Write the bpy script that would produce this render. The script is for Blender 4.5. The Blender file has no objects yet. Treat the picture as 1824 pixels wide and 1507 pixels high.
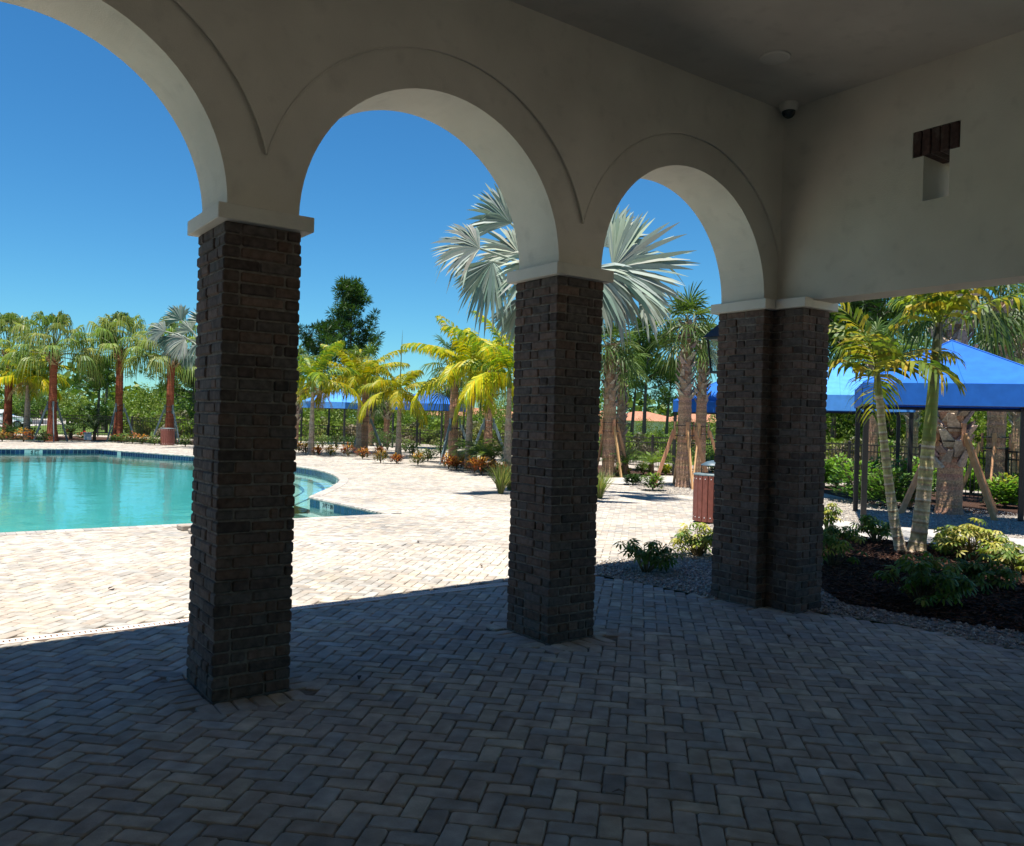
import bpy, math, random
import numpy as np
from mathutils import Matrix, Vector
from mathutils.geometry import tessellate_polygon
random.seed(7); RNG = np.random.default_rng(7)
S = bpy.context.scene
COL = S.collection
R = math.radians

# ------------------------------------------------------------------ camera
CAM = np.array([-1.3814, -4.6361, 1.61])
YAW, PITCH, ROLL, FPX = 0.6311, -0.0022, 0.0282, 1466.17
_f = np.array([math.sin(YAW)*math.cos(PITCH), math.cos(YAW)*math.cos(PITCH), math.sin(PITCH)])
_r = np.array([math.cos(YAW), -math.sin(YAW), 0.0]); _u = np.cross(_r, _f)
cr_ = math.cos(ROLL)*_r+math.sin(ROLL)*_u; cu_ = math.cos(ROLL)*_u-math.sin(ROLL)*_r
cam = bpy.data.objects.new('camera', bpy.data.cameras.new('camera')); COL.objects.link(cam)
cam.matrix_world = Matrix(((cr_[0], cu_[0], -_f[0], CAM[0]), (cr_[1], cu_[1], -_f[1], CAM[1]),
                           (cr_[2], cu_[2], -_f[2], CAM[2]), (0, 0, 0, 1)))
cam.data.sensor_width = 36; cam.data.lens = 36*FPX/1824; cam.data.sensor_fit = 'HORIZONTAL'
cam.data.clip_start = 0.05; cam.data.clip_end = 3000
S.camera = cam

# ------------------------------------------------------------------ light
SUN_EL, SUN_DIR = R(79), (0.90, 0.436)        # shadows fall along SUN_DIR
world = bpy.data.worlds.new('World'); S.world = world; world.use_nodes = True
wn = world.node_tree.nodes; wl = world.node_tree.links
sky = wn.new('ShaderNodeTexSky'); sky.sky_type = 'NISHITA'; sky.sun_disc = False
sky.sun_elevation = SUN_EL
sky.sun_rotation = math.atan2(-SUN_DIR[0], -SUN_DIR[1])
sky.air_density = 1.0; sky.dust_density = 0.05; sky.ozone_density = 1.6; sky.altitude = 0
hsv = wn.new('ShaderNodeHueSaturation'); hsv.inputs['Saturation'].default_value = 1.2
bg = wn['Background']; bg.inputs['Strength'].default_value = 0.058
wl.new(sky.outputs[0], hsv.inputs['Color'])
tint = wn.new('ShaderNodeMix'); tint.data_type = 'RGBA'; tint.blend_type = 'MULTIPLY'; tint.inputs[0].default_value = 1; tint.inputs[7].default_value = (.40, .82, 1.0, 1)
wl.new(hsv.outputs[0], tint.inputs[6]); wl.new(tint.outputs[2], bg.inputs['Color'])
sun = bpy.data.objects.new('sun', bpy.data.lights.new('sun', 'SUN')); COL.objects.link(sun)
sun.data.energy = 4.5; sun.data.angle = R(0.53); sun.data.color = (1.0, 0.955, 0.88)
_sd = Vector((SUN_DIR[0]*math.cos(SUN_EL), SUN_DIR[1]*math.cos(SUN_EL), -math.sin(SUN_EL)))
sun.rotation_euler = _sd.to_track_quat('-Z', 'Y').to_euler(); sun.location = (0, 0, 30)
S.view_settings.view_transform = 'Standard'; S.view_settings.look = 'None'
S.view_settings.exposure = 1.22; S.view_settings.gamma = 1
S.cycles.max_bounces = 10; S.cycles.diffuse_bounces = 5; S.cycles.transparent_max_bounces = 12
S.cycles.use_denoising = True

# ------------------------------------------------------------------ survey helpers
def ray(x, y): return _f+cr_*(x-912)/FPX-cu_*(y-753.5)/FPX
def G(x, y, z=0.0):
    d = ray(x, y); return (CAM+d*(z-CAM[2])/d[2])[:2]
_fw = _f[:2]/np.linalg.norm(_f[:2]); _rt = np.array([_fw[1], -_fw[0]])
def AT(x, d): return CAM[:2]+_fw*d+_rt*(x-912)/FPX*d
def dep(P): return float((np.asarray(P)[:2]-CAM[:2])@_fw)
def ZAT(x, y, P):
    d = ray(x, y); t = dep(P)/float(d[:2]@_fw); return float(CAM[2]+d[2]*t)

# ------------------------------------------------------------------ mesh builder
class MB:
    def __init__(s): s.V = []; s.F = []; s.C = []; s.n = 0
    def add(s, V, F, c=(1, 1, 1)):
        V = np.asarray(V, float).reshape(-1, 3)
        groups = {}
        if isinstance(F, np.ndarray): groups[F.shape[1]] = F
        else:
            for f in F: groups.setdefault(len(f), []).append(f)
        c = np.asarray(c, float)
        k0 = 0
        for k, fs in groups.items():
            fs = np.asarray(fs, int)
            cc = np.broadcast_to(c, (len(fs), 3)) if c.ndim == 1 else (c if len(groups) == 1 else c[k0:k0+len(fs)])
            s.F.append(fs+s.n); s.C.append(cc); k0 += len(fs)
        s.V.append(V); s.n += len(V)
    def box(s, a, b, c=(1, 1, 1), M=None):
        x0, y0, z0 = a; x1, y1, z1 = b
        V = np.array([(x0, y0, z0), (x1, y0, z0), (x1, y1, z0), (x0, y1, z0), (x0, y0, z1), (x1, y0, z1), (x1, y1, z1), (x0, y1, z1)], float)
        if M is not None: V = (np.c_[V, np.ones(8)]@np.array(M).T)[:, :3]
        s.add(V, [(3, 2, 1, 0), (4, 5, 6, 7), (0, 1, 5, 4), (1, 2, 6, 5), (2, 3, 7, 6), (3, 0, 4, 7)], c)
    def bbox(s, a, b, bv, c=(1, 1, 1), M=None):
        """box with bevelled edges"""
        a = np.array(a, float); b = np.array(b, float); V = []
        for zi in (0, 1):
            for yi in (0, 1):
                for xi in (0, 1):
                    p = np.array([(a, b)[xi][0], (a, b)[yi][1], (a, b)[zi][2]]); sg = np.array([1-2*xi, 1-2*yi, 1-2*zi])
                    for ax in range(3):
                        q = p+sg*bv; q[ax] = p[ax]; V.append(q)
        V = np.array(V)
        if M is not None: V = (np.c_[V, np.ones(24)]@np.array(M).T)[:, :3]
        id_ = lambda x, y, z, ax: ((z*2+y)*2+x)*3+ax
        F = []
        F += [(id_(0, 0, 0, 2), id_(0, 1, 0, 2), id_(1, 1, 0, 2), id_(1, 0, 0, 2)), (id_(0, 0, 1, 2), id_(1, 0, 1, 2), id_(1, 1, 1, 2), id_(0, 1, 1, 2))]
        F += [(id_(0, 0, 0, 1), id_(1, 0, 0, 1), id_(1, 0, 1, 1), id_(0, 0, 1, 1)), (id_(0, 1, 0, 1), id_(0, 1, 1, 1), id_(1, 1, 1, 1), id_(1, 1, 0, 1))]
        F += [(id_(0, 0, 0, 0), id_(0, 0, 1, 0), id_(0, 1, 1, 0), id_(0, 1, 0, 0)), (id_(1, 0, 0, 0), id_(1, 1, 0, 0), id_(1, 1, 1, 0), id_(1, 0, 1, 0))]
        for y in (0, 1):
            for z in (0, 1):
                q = (id_(0, y, z, 1), id_(1, y, z, 1), id_(1, y, z, 2), id_(0, y, z, 2)); F.append(q if y == z else q[::-1])
        for x in (0, 1):
            for z in (0, 1):
                q = (id_(x, 0, z, 2), id_(x, 1, z, 2), id_(x, 1, z, 0), id_(x, 0, z, 0)); F.append(q if x == z else q[::-1])
        for x in (0, 1):
            for y in (0, 1):
                q = (id_(x, y, 0, 0), id_(x, y, 1, 0), id_(x, y, 1, 1), id_(x, y, 0, 1)); F.append(q if x == y else q[::-1])
        T = []
        for x in (0, 1):
            for y in (0, 1):
                for z in (0, 1):
                    q = (id_(x, y, z, 0), id_(x, y, z, 1), id_(x, y, z, 2)); T.append(q if (x+y+z) % 2 else q[::-1])
        s.add(V, F+T, c)
    def tube(s, P, r, n=8, c=(1, 1, 1), cap=True, cols=None):
        P = np.asarray(P, float); m = len(P); r = np.broadcast_to(np.asarray(r, float), (m,))
        T = np.gradient(P, axis=0); T /= np.linalg.norm(T, axis=1)[:, None]+1e-12
        a = np.array([1., 0, 0]) if abs(T[0][0]) < .8 else np.array([0, 1., 0])
        V = []
        for i in range(m):
            a = a-T[i]*(a@T[i]); a /= np.linalg.norm(a); b = np.cross(T[i], a)
            th = np.arange(n)*2*math.pi/n
            V.append(P[i]+r[i]*(np.cos(th)[:, None]*a+np.sin(th)[:, None]*b))
        V = np.concatenate(V); F = []; CC = []
        for i in range(m-1):
            for j in range(n):
                F.append((i*n+j, i*n+(j+1) % n, (i+1)*n+(j+1) % n, (i+1)*n+j))
                if cols is not None: CC.append(cols[i])
        s.add(V, np.array(F), np.array(CC) if cols is not None else c)
        if cap:
            cc = c if cols is None else cols[-1]
            s.add(V[-n:], [tuple(range(n))], cc); s.add(V[:n], [tuple(range(n))[::-1]], c if cols is None else cols[0])
    def lathe(s, prof, n=24, c=(1, 1, 1), o=(0, 0, 0)):
        V = []; o = np.array(o)
        for (r, z) in prof:
            for j in range(n):
                t = 2*math.pi*j/n; V.append((r*math.cos(t)+o[0], r*math.sin(t)+o[1], z+o[2]))
        F = [(i*n+j, i*n+(j+1) % n, (i+1)*n+(j+1) % n, (i+1)*n+j) for i in range(len(prof)-1) for j in range(n)]
        s.add(V, np.array(F), c)
    def strip(s, P, W, side, c, cols=None):
        """flat ribbon: centre points P, half widths W, side vector(s)"""
        P = np.asarray(P, float); side = np.broadcast_to(np.asarray(side, float), P.shape); W = np.asarray(W, float)[:, None]
        V = np.empty((2*len(P), 3)); V[0::2] = P-side*W; V[1::2] = P+side*W
        F = np.array([(2*i, 2*i+1, 2*i+3, 2*i+2) for i in range(len(P)-1)])
        s.add(V, F, c if cols is None else np.asarray(cols))
    def build(s, name, mat, parent=None, smooth=False):
        me = bpy.data.meshes.new(name)
        V = np.concatenate(s.V); me.vertices.add(len(V)); me.vertices.foreach_set('co', V.astype(np.float32).ravel())
        loops = np.concatenate([f.ravel() for f in s.F]); tot = np.concatenate([np.full(len(f), f.shape[1]) for f in s.F])
        st = np.concatenate([[0], np.cumsum(tot)[:-1]])
        me.loops.add(len(loops)); me.loops.foreach_set('vertex_index', loops.astype(np.int32))
        me.polygons.add(len(tot)); me.polygons.foreach_set('loop_start', st.astype(np.int32))
        me.polygons.foreach_set('loop_total', tot.astype(np.int32))
        C = np.concatenate(s.C); me.polygons.foreach_set('use_smooth', np.full(len(tot), smooth))
        me.update(calc_edges=True); me.validate()
        if len(me.polygons) == len(C):
            at = me.attributes.new('Col', 'FLOAT_COLOR', 'FACE')
            at.data.foreach_set('color', np.c_[C, np.ones(len(C))].astype(np.float32).ravel())
        me.materials.append(mat)
        o = bpy.data.objects.new(name, me); COL.objects.link(o)
        if parent is not None: o.parent = parent
        return o

def tag(o, label, cat, group=None, kind=None):
    if label: o['label'] = label
    if cat: o['category'] = cat
    if group: o['group'] = group
    if kind: o['kind'] = kind
    return o
def thing(name, label, cat, loc=(0, 0, 0), rz=0, group=None, sc=1):
    o = bpy.data.objects.new(name, None); COL.objects.link(o)
    o.empty_display_size = .2
    loc = tuple(float(v) for v in loc); o.location = loc if len(loc) == 3 else (*loc, 0)
    o.rotation_euler = (0, 0, rz); o.scale = (sc, sc, sc)
    return tag(o, label, cat, group)
def struct(o): o['kind'] = 'structure'; return o
KIDS = {}
def dup(root, loc, rz, label, sc=1.0):
    def rec(o, par):
        c = o.copy(); COL.objects.link(c); c.parent = par
        for ch in list(o.children): rec(ch, c)
        return c
    c = rec(root, None)
    loc = tuple(float(v) for v in loc); c.location = loc if len(loc) == 3 else (*loc, 0)
    c.rotation_euler = (0, 0, rz); c.scale = (sc, sc, sc); c['label'] = label
    return c

def inpoly(P, poly):
    P = np.asarray(P); x, y = P[:, 0], P[:, 1]; ins = np.zeros(len(P), bool); n = len(poly)
    for i in range(n):
        x0, y0 = poly[i]; x1, y1 = poly[(i+1) % n]
        cnd = (y0 > y) != (y1 > y)
        with np.errstate(divide='ignore', invalid='ignore'): xi = (x1-x0)*(y-y0)/(y1-y0+1e-15)+x0
        ins ^= cnd & (x < xi)
    return ins
def polysheet(name, outer, holes, z, mat, parent=None):
    loops = [[Vector((p[0], p[1], 0)) for p in outer]]+[[Vector((p[0], p[1], 0)) for p in h] for h in holes]
    tris = tessellate_polygon(loops); V = [(*v[:2], z) for l in loops for v in l]
    F = []
    for t in tris:
        a, b, c = (np.array(V[i][:2]) for i in t)
        cr = (b-a)[0]*(c-a)[1]-(b-a)[1]*(c-a)[0]
        F.append(tuple(t) if cr > 0 else tuple(t)[::-1])
    m = MB(); m.add(V, F); return m.build(name, mat, parent)
def smoothpoly(P, n=4):
    P = [np.array(p, float) for p in P]; out = []
    for i in range(len(P)-1):
        p0 = P[max(i-1, 0)]; p1 = P[i]; p2 = P[i+1]; p3 = P[min(i+2, len(P)-1)]
        for k in range(n):
            t = k/n; out.append(.5*((2*p1)+(-p0+p2)*t+(2*p0-5*p1+4*p2-p3)*t*t+(-p0+3*p1-3*p2+p3)*t**3))
    out.append(P[-1]); return out

# ------------------------------------------------------------------ materials
def nt(name):
    m = bpy.data.materials.new(name); m.use_nodes = True; n = m.node_tree.nodes; l = m.node_tree.links
    return m, n, l, n['Principled BSDF']
def noise(n, l, scale, detail=4, vec=None, obj=True):
    t = n.new('ShaderNodeTexNoise'); t.inputs['Scale'].default_value = scale; t.inputs['Detail'].default_value = detail
    if vec is None:
        tc = n.new('ShaderNodeTexCoord'); vec = tc.outputs['Object']
    l.new(vec, t.inputs['Vector']); return t
def mixc(n, l, fac, a, b, mode='MIX'):
    x = n.new('ShaderNodeMix'); x.data_type = 'RGBA'; x.blend_type = mode
    for i, v in ((0, fac), (6, a), (7, b)):
        if hasattr(v, 'links'): l.new(v, x.inputs[i])
        elif i == 0: x.inputs[i].default_value = v
        else: x.inputs[i].default_value = (*v, 1)
    return x.outputs[2]
def ramp(n, l, src, p0, p1, c0=(0, 0, 0), c1=(1, 1, 1)):
    r = n.new('ShaderNodeValToRGB'); r.color_ramp.elements[0].position = p0; r.color_ramp.elements[1].position = p1
    r.color_ramp.elements[0].color = (*c0, 1); r.color_ramp.elements[1].color = (*c1, 1); l.new(src, r.inputs[0]); return r.outputs[0]
def bump(n, l, src, b, strength=.4, dist=.01):
    k = n.new('ShaderNodeBump'); k.inputs['Strength'].default_value = strength; k.inputs['Distance'].default_value = dist
    l.new(src, k.inputs['Height']); l.new(k.outputs[0], b.inputs['Normal']); return k
def mat(name, c, rough=.8, spec=.3, nscale=None, var=.25, bscale=None, bstr=.3, bdist=.01, metal=0):
    m, n, l, b = nt(name)
    b.inputs['Roughness'].default_value = rough; b.inputs['Specular IOR Level'].default_value = spec; b.inputs['Metallic'].default_value = metal
    if nscale:
        t = noise(n, l, nscale); lo = tuple(v*(1-var) for v in c); hi = tuple(min(1, v*(1+var)) for v in c)
        l.new(mixc(n, l, ramp(n, l, t.outputs[0], .3, .7), lo, hi), b.inputs['Base Color'])
    else: b.inputs['Base Color'].default_value = (*c, 1)
    if bscale: bump(n, l, noise(n, l, bscale, 5).outputs[0], b, bstr, bdist)
    return m
def colmat(name, rough=.85, spec=.25, nscale=20, var=.3, bscale=None, bstr=.4, bdist=.005, tint2=None):
    """per-face colour attribute, broken up by noise"""
    m, n, l, b = nt(name); a = n.new('ShaderNodeAttribute'); a.attribute_name = 'Col'
    b.inputs['Roughness'].default_value = rough; b.inputs['Specular IOR Level'].default_value = spec
    t = noise(n, l, nscale, 5); f = ramp(n, l, t.outputs[0], .3, .72, (1-var,)*3, (1+var*.6,)*3)
    c = mixc(n, l, 1.0, a.outputs['Color'], f, 'MULTIPLY')
    if tint2:
        t2 = noise(n, l, tint2[0], 3); c = mixc(n, l, ramp(n, l, t2.outputs[0], .5, .68, (0,)*3, (tint2[2],)*3), c, tint2[1])
    l.new(c, b.inputs['Base Color'])
    if bscale: bump(n, l, noise(n, l, bscale, 6).outputs[0], b, bstr, bdist)
    return m
def leafmat(name, rough=.45, spec=.35, trans=.35, tr=(1.15, 1.25, .5)):
    m, n, l, b = nt(name); a = n.new('ShaderNodeAttribute'); a.attribute_name = 'Col'
    oi = n.new('ShaderNodeObjectInfo')
    h = n.new('ShaderNodeHueSaturation'); l.new(a.outputs['Color'], h.inputs['Color'])
    mr = n.new('ShaderNodeMapRange'); l.new(oi.outputs['Random'], mr.inputs[0]); mr.inputs[3].default_value = .8; mr.inputs[4].default_value = 1.2
    l.new(mr.outputs[0], h.inputs['Value'])
    l.new(h.outputs[0], b.inputs['Base Color']); b.inputs['Roughness'].default_value = rough; b.inputs['Specular IOR Level'].default_value = spec
    t = n.new('ShaderNodeBsdfTranslucent'); l.new(mixc(n, l, 1., h.outputs[0], tr, 'MULTIPLY'), t.inputs[0])
    x = n.new('ShaderNodeMixShader'); x.inputs[0].default_value = trans
    l.new(b.outputs[0], x.inputs[1]); l.new(t.outputs[0], x.inputs[2]); l.new(x.outputs[0], n['Material Output'].inputs[0]); return m

M = {}
def stained():
    m = colmat('paver', .9, .2, 9, .28, 90, .5, .004, (7, (.28, .24, .19), .45))
    n = m.node_tree.nodes; l = m.node_tree.links; b = n['Principled BSDF']; src = b.inputs['Base Color'].links[0].from_socket
    t = noise(n, l, .55, 5); l.new(mixc(n, l, 1., src, ramp(n, l, t.outputs[0], .32, .62, (.80, .79, .78), (1.06, 1.05, 1.04)), 'MULTIPLY'), b.inputs['Base Color']); return m
M['paver'] = stained()
M['joint'] = mat('joint_sand', (.17, .15, .12), .95, .1, 30, .4, 200, .5, .005)
M['brick'] = colmat('brick', .9, .2, 26, .4, 70, .7, .006, (14, (.15, .12, .105), .5))
M['mortar'] = mat('mortar', (.17, .15, .13), .95, .1, 30, .35, 120, .5, .004)
def stucco(name, c):
    m, n, l, b = nt(name); b.inputs['Roughness'].default_value = .9; b.inputs['Specular IOR Level'].default_value = .15
    t = noise(n, l, 1.6, 6); f = ramp(n, l, t.outputs[0], .3, .75, tuple(v*.86 for v in c), tuple(v*1.06 for v in c))
    t2 = noise(n, l, 7, 8); f2 = mixc(n, l, ramp(n, l, t2.outputs[0], .56, .8, (0,)*3, (.38,)*3), f, tuple(v*.60 for v in c))
    l.new(f2, b.inputs['Base Color'])
    bump(n, l, noise(n, l, 120, 5).outputs[0], b, .55, .005); return m
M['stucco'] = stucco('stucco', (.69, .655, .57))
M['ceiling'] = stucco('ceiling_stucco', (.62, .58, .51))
M['cap'] = stucco('capital_stucco', (.70, .68, .61))
M['roof'] = mat('roof_tile', (.30, .12, .07), .8, .2, 6, .3, 40, .6, .02)
M['gravel'] = mat('gravel', (.40, .35, .29), .95, .15, 60, .4, 120, 1., .03)
M['pebble'] = colmat('pebble', .85, .3, 30, .25)
M['mulch'] = colmat('mulch', .95, .1, 40, .4)
M['mulchbed'] = mat('mulch_bed', (.075, .042, .03), .95, .1, 50, .5, 90, 1., .04)
M['concrete'] = mat('concrete', (.37, .345, .31), .9, .2, 3, .12, 120, .3, .004)
M['grass'] = mat('lawn', (.085, .13, .03), .95, .1, 1.2, .35, 30, .8, .05)
M['asphalt'] = mat('asphalt', (.06, .06, .065), .9, .2, 8, .2, 100, .4, .01)
M['coping'] = colmat('coping', .9, .2, 25, .2, 90, .4, .003)
M['leaf'] = leafmat('leaf', .5, .28, .32)
M['palmleaf'] = leafmat('palm_leaf', .48, .3, .36)
M['silver'] = leafmat('silver_palm_leaf', .5, .3, .25, (1, 1.1, .85))
M['bark'] = colmat('bark', .95, .1, 18, .4, 30, .8, .02)
M['fibre'] = colmat('palm_fibre', .95, .1, 30, .45, 22, 1., .03)
M['lumber'] = colmat('lumber', .8, .2, 12, .2, 60, .3, .003)
M['metal'] = mat('dark_metal', (.012, .012, .013), .45, .5, 8, .2)
M['gmetal'] = mat('green_grey_metal', (.12, .165, .175), .5, .5, 12, .25)
M['bronze'] = mat('fence_bronze', (.022, .018, .015), .5, .4, 8, .2)
M['white'] = mat('white_plastic', (.75, .75, .73), .5, .4, 10, .06)
M['plaster'] = mat('pool_plaster', (.06, .30, .31), .8, .2, 1.5, .06)
M['steppl'] = mat('step_plaster', (.26, .40, .37), .8, .2, 2, .06)
M['wallpl'] = mat('wall_plaster', (.28, .36, .33), .8, .2, 2, .06)
M['tileline'] = mat('dark_tile_line', (.01, .025, .05), .3, .5)
M['slate'] = mat('slate_metal', (.05, .085, .11), .5, .5, 12, .2)
M['slat'] = mat('brown_slat', (.19, .062, .045), .55, .35, 14, .18, 60, .2, .002)
def fabric(name, c):
    m, n, l, b = nt(name); b.inputs['Base Color'].default_value = (*c, 1); b.inputs['Roughness'].default_value = .8; b.inputs['Specular IOR Level'].default_value = .25
    t = noise(n, l, 6, 4); l.new(mixc(n, l, ramp(n, l, t.outputs[0], .3, .7), tuple(v*.88 for v in c), tuple(v*1.1 for v in c)), b.inputs['Base Color'])
    bump(n, l, noise(n, l, 220, 2).outputs[0], b, .15, .002)
    tr = n.new('ShaderNodeBsdfTranslucent'); tr.inputs[0].default_value = (*c, 1); x = n.new('ShaderNodeMixShader'); x.inputs[0].default_value = .18
    l.new(b.outputs[0], x.inputs[1]); l.new(tr.outputs[0], x.inputs[2]); l.new(x.outputs[0], n['Material Output'].inputs[0]); return m
M['canvas'] = fabric('blue_canvas', (.018, .135, .52))
M['canvas2'] = fabric('pale_blue_canvas', (.085, .31, .76))
def tilemat():
    m, n, l, b = nt('pool_tile'); uvn = n.new('ShaderNodeTexCoord')
    a = n.new('ShaderNodeAttribute'); a.attribute_name = 'Col'
    l.new(a.outputs['Color'], b.inputs['Base Color']); b.inputs['Roughness'].default_value = .15; b.inputs['Specular IOR Level'].default_value = .5; return m
M['tile'] = tilemat()
def watermat():
    m, n, l, b = nt('pool_water'); n.remove(b)
    tc = n.new('ShaderNodeTexCoord'); mp = n.new('ShaderNodeMapping'); mp.inputs['Rotation'].default_value = (0, 0, .6); mp.inputs['Scale'].default_value = (1, 1, 1)
    l.new(tc.outputs['Object'], mp.inputs[0])
    t1 = noise(n, l, 1.3, 3, mp.outputs[0]); t2 = noise(n, l, 7, 3, mp.outputs[0])
    ad = n.new('ShaderNodeMath'); ad.operation = 'MULTIPLY_ADD'; ad.inputs[1].default_value = .25; l.new(t2.outputs[0], ad.inputs[0]); l.new(t1.outputs[0], ad.inputs[2])
    bp = n.new('ShaderNodeBump'); bp.inputs['Strength'].default_value = .4; bp.inputs['Distance'].default_value = .02; l.new(ad.outputs[0], bp.inputs['Height'])
    gl = n.new('ShaderNodeBsdfGlossy'); gl.inputs['Roughness'].default_value = .015; l.new(bp.outputs[0], gl.inputs['Normal'])
    tr = n.new('ShaderNodeBsdfTransparent'); tr.inputs[0].default_value = (.80, .96, .96, 1)
    fr = n.new('ShaderNodeFresnel'); fr.inputs[0].default_value = 1.42; l.new(bp.outputs[0], fr.inputs[1])
    x = n.new('ShaderNodeMixShader'); l.new(fr.outputs[0], x.inputs[0]); l.new(tr.outputs[0], x.inputs[1]); l.new(gl.outputs[0], x.inputs[2])
    l.new(x.outputs[0], n['Material Output'].inputs[0]); return m
M['water'] = watermat()
def glass():
    m, n, l, b = nt('glass'); b.inputs['Base Color'].default_value = (.45, .5, .47, 1); b.inputs['Roughness'].default_value = .08
    b.inputs['Alpha'].default_value = .3; return m
M['glass'] = glass()
M['dglass'] = mat('dark_glass', (.02, .025, .03), .1, .6)
M['carpaint'] = mat('car_white', (.75, .76, .78), .25, .5)
M['rubber'] = mat('rubber', (.02, .02, .02), .8, .2)
M['cream'] = mat('house_cream', (.72, .66, .52), .9, .1)
M['terracotta'] = mat('terracotta', (.34, .16, .10), .9, .1, 3, .25)
M['lamp'] = mat('lamp_face', (.6, .58, .52), .5, .3)
M['petal'] = leafmat('petal', .5, .3, .3, (1, 1, 1))

# ------------------------------------------------------------------ pool outline and ground
near = [(-15, 7.62), (5.12, 7.62)]
right_edge = [(5.12, 7.62), (5.06, 10.9)]
bulge = smoothpoly([(5.06, 10.9), (5.5, 11.55), (6.5, 13.05), (7.5, 14.85), (8.2, 17.0), (8.5, 19.0), (8.35, 21.2), (7.6, 23.6), (7.15, 25.2), (7.1, 26.8)], 5)
far = [(7.1, 26.8), (5.4, 30.9), (4.9, 32.7), (-15, 32.7)]
POOL = [(-15, 7.62), (5.12, 7.62)]+[tuple(p) for p in bulge]+far[1:]
POOL = [tuple(map(float, p)) for p in POOL]
DECK = [(-15.5, -9.5), (5.36, -9.5), (5.36, -2.2), (5.34, -1.1), (5.12, -.42), (4.74, .45), (4.66, 1.25), (4.55, 1.9), (4.75, 2.35), (5.15, 2.5), (6.24, 2.55),
        (7.83, 3.75), (9.2, 4.3), (10.4, 4.3), (12.3, 4.8), (13.4, 7.3), (13.1, 9.4), (14.0, 11.2), (13.2, 12.6), (12.3, 14.0), (12.34, 16.4), (13.15, 19.1), (13.17, 21.0), (12.97, 23.2),
        (12.66, 26.6), (11.6, 28.6), (10.5, 33), (9.6, 37.2), (7.0, 41.2), (3.1, 42.4), (-3, 43), (-15.5, 43)]
rect = lambda a, b: [(a[0], a[1]), (b[0], a[1]), (b[0], b[1]), (a[0], b[1])]
struct(polysheet('lawn', rect((-900, -700), (1200, 1300)), [rect((-15.2, 6), (9.5, 34))], -.38, M['grass']))
struct(polysheet('paver_bed', DECK, [POOL], -.014, M['joint']))
struct(polysheet('rear_bounce_paving', rect((-30, -60), (30, -9.5)), [], -.012, mat('warm_bounce_paving', (.47, .405, .325), .9, .2, 5, .15)))  # unseen paving added behind the camera, tinted to bounce warm light into the porch
# beds: gravel sheet from the deck to beyond the fence
BED = [(9.2, 4.3)]+DECK[13:]+[(-15.5, 55), (8, 52.5), (14, 46), (25, 42), (25, 20), (23.2, 12), (23, 5), (21.5, -8), (11, -8), (11, 2.5), (10.0, 3.4)]
struct(polysheet('gravel_bed', BED, [], .004, M['gravel']))
GB = [(5.36, -8)]+DECK[2:13]+[(10.0, 3.4), (10.6, 2), (11.0, -8)]
struct(polysheet('gravel_bed', GB, [], .001, M['gravel']))
MB1 = [(6.05, -8), (5.98, -1.7), (5.75, -1.0), (5.65, -.3), (6.3, .45), (7.6, 1.15), (8.9, 2.2), (10.0, 3.0), (10.28, 2.88), (10.16, 2.27), (10.4, 1.29), (10.6, .33), (10.7, -8)]
struct(polysheet('mulch_bed', MB1, [], .010, M['mulchbed']))
MB2 = [(9.75, 37.2), (7.1, 41.4), (3.2, 42.6), (-3, 43.2), (-15, 43.2), (-15, 51), (7, 49), (12.5, 43), (13, 39)]
struct(polysheet('mulch_bed', MB2, [], .010, M['mulchbed']))
MB3 = [(14.2, 13.9), (16.2, 13.4), (19.8, 14.2), (20.2, 19), (15.5, 18.5)]
struct(polysheet('mulch_bed', MB3, [], .010, M['mulchbed']))
MB4 = [(15.2, 4.6), (16.8, 2.2), (17.6, -6), (22, -6), (22, 9), (18.6, 9.2)]
struct(polysheet('mulch_bed', MB4, [], .010, M['mulchbed']))
PATH = [(9.7, 3.7), (10.3, 2.9), (10.2, 2.27), (10.45, 1.29), (10.64, .33), (10.75, -8), (12.6, -8), (12.52, .92), (12.4, 1.9), (12.07, 2.78), (11.9, 3.9), (12.2, 4.75), (10.4, 4.3), (9.2, 4.3)]
struct(polysheet('path', PATH, [], .016, M['concrete']))
struct(polysheet('path', [(13.4, 12.3), (14.0, 11.3), (17.3, 11.3), (20, 11.6), (20, 13.6), (15.6, 13.3)], [], .016, M['concrete']))
struct(polysheet('gravel_bed', [(9.45+1.25*math.cos(t), 9.3+1.7*math.sin(t)) for t in np.linspace(0, 2*math.pi, 24, False)], [], .006, M['gravel']))

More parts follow.
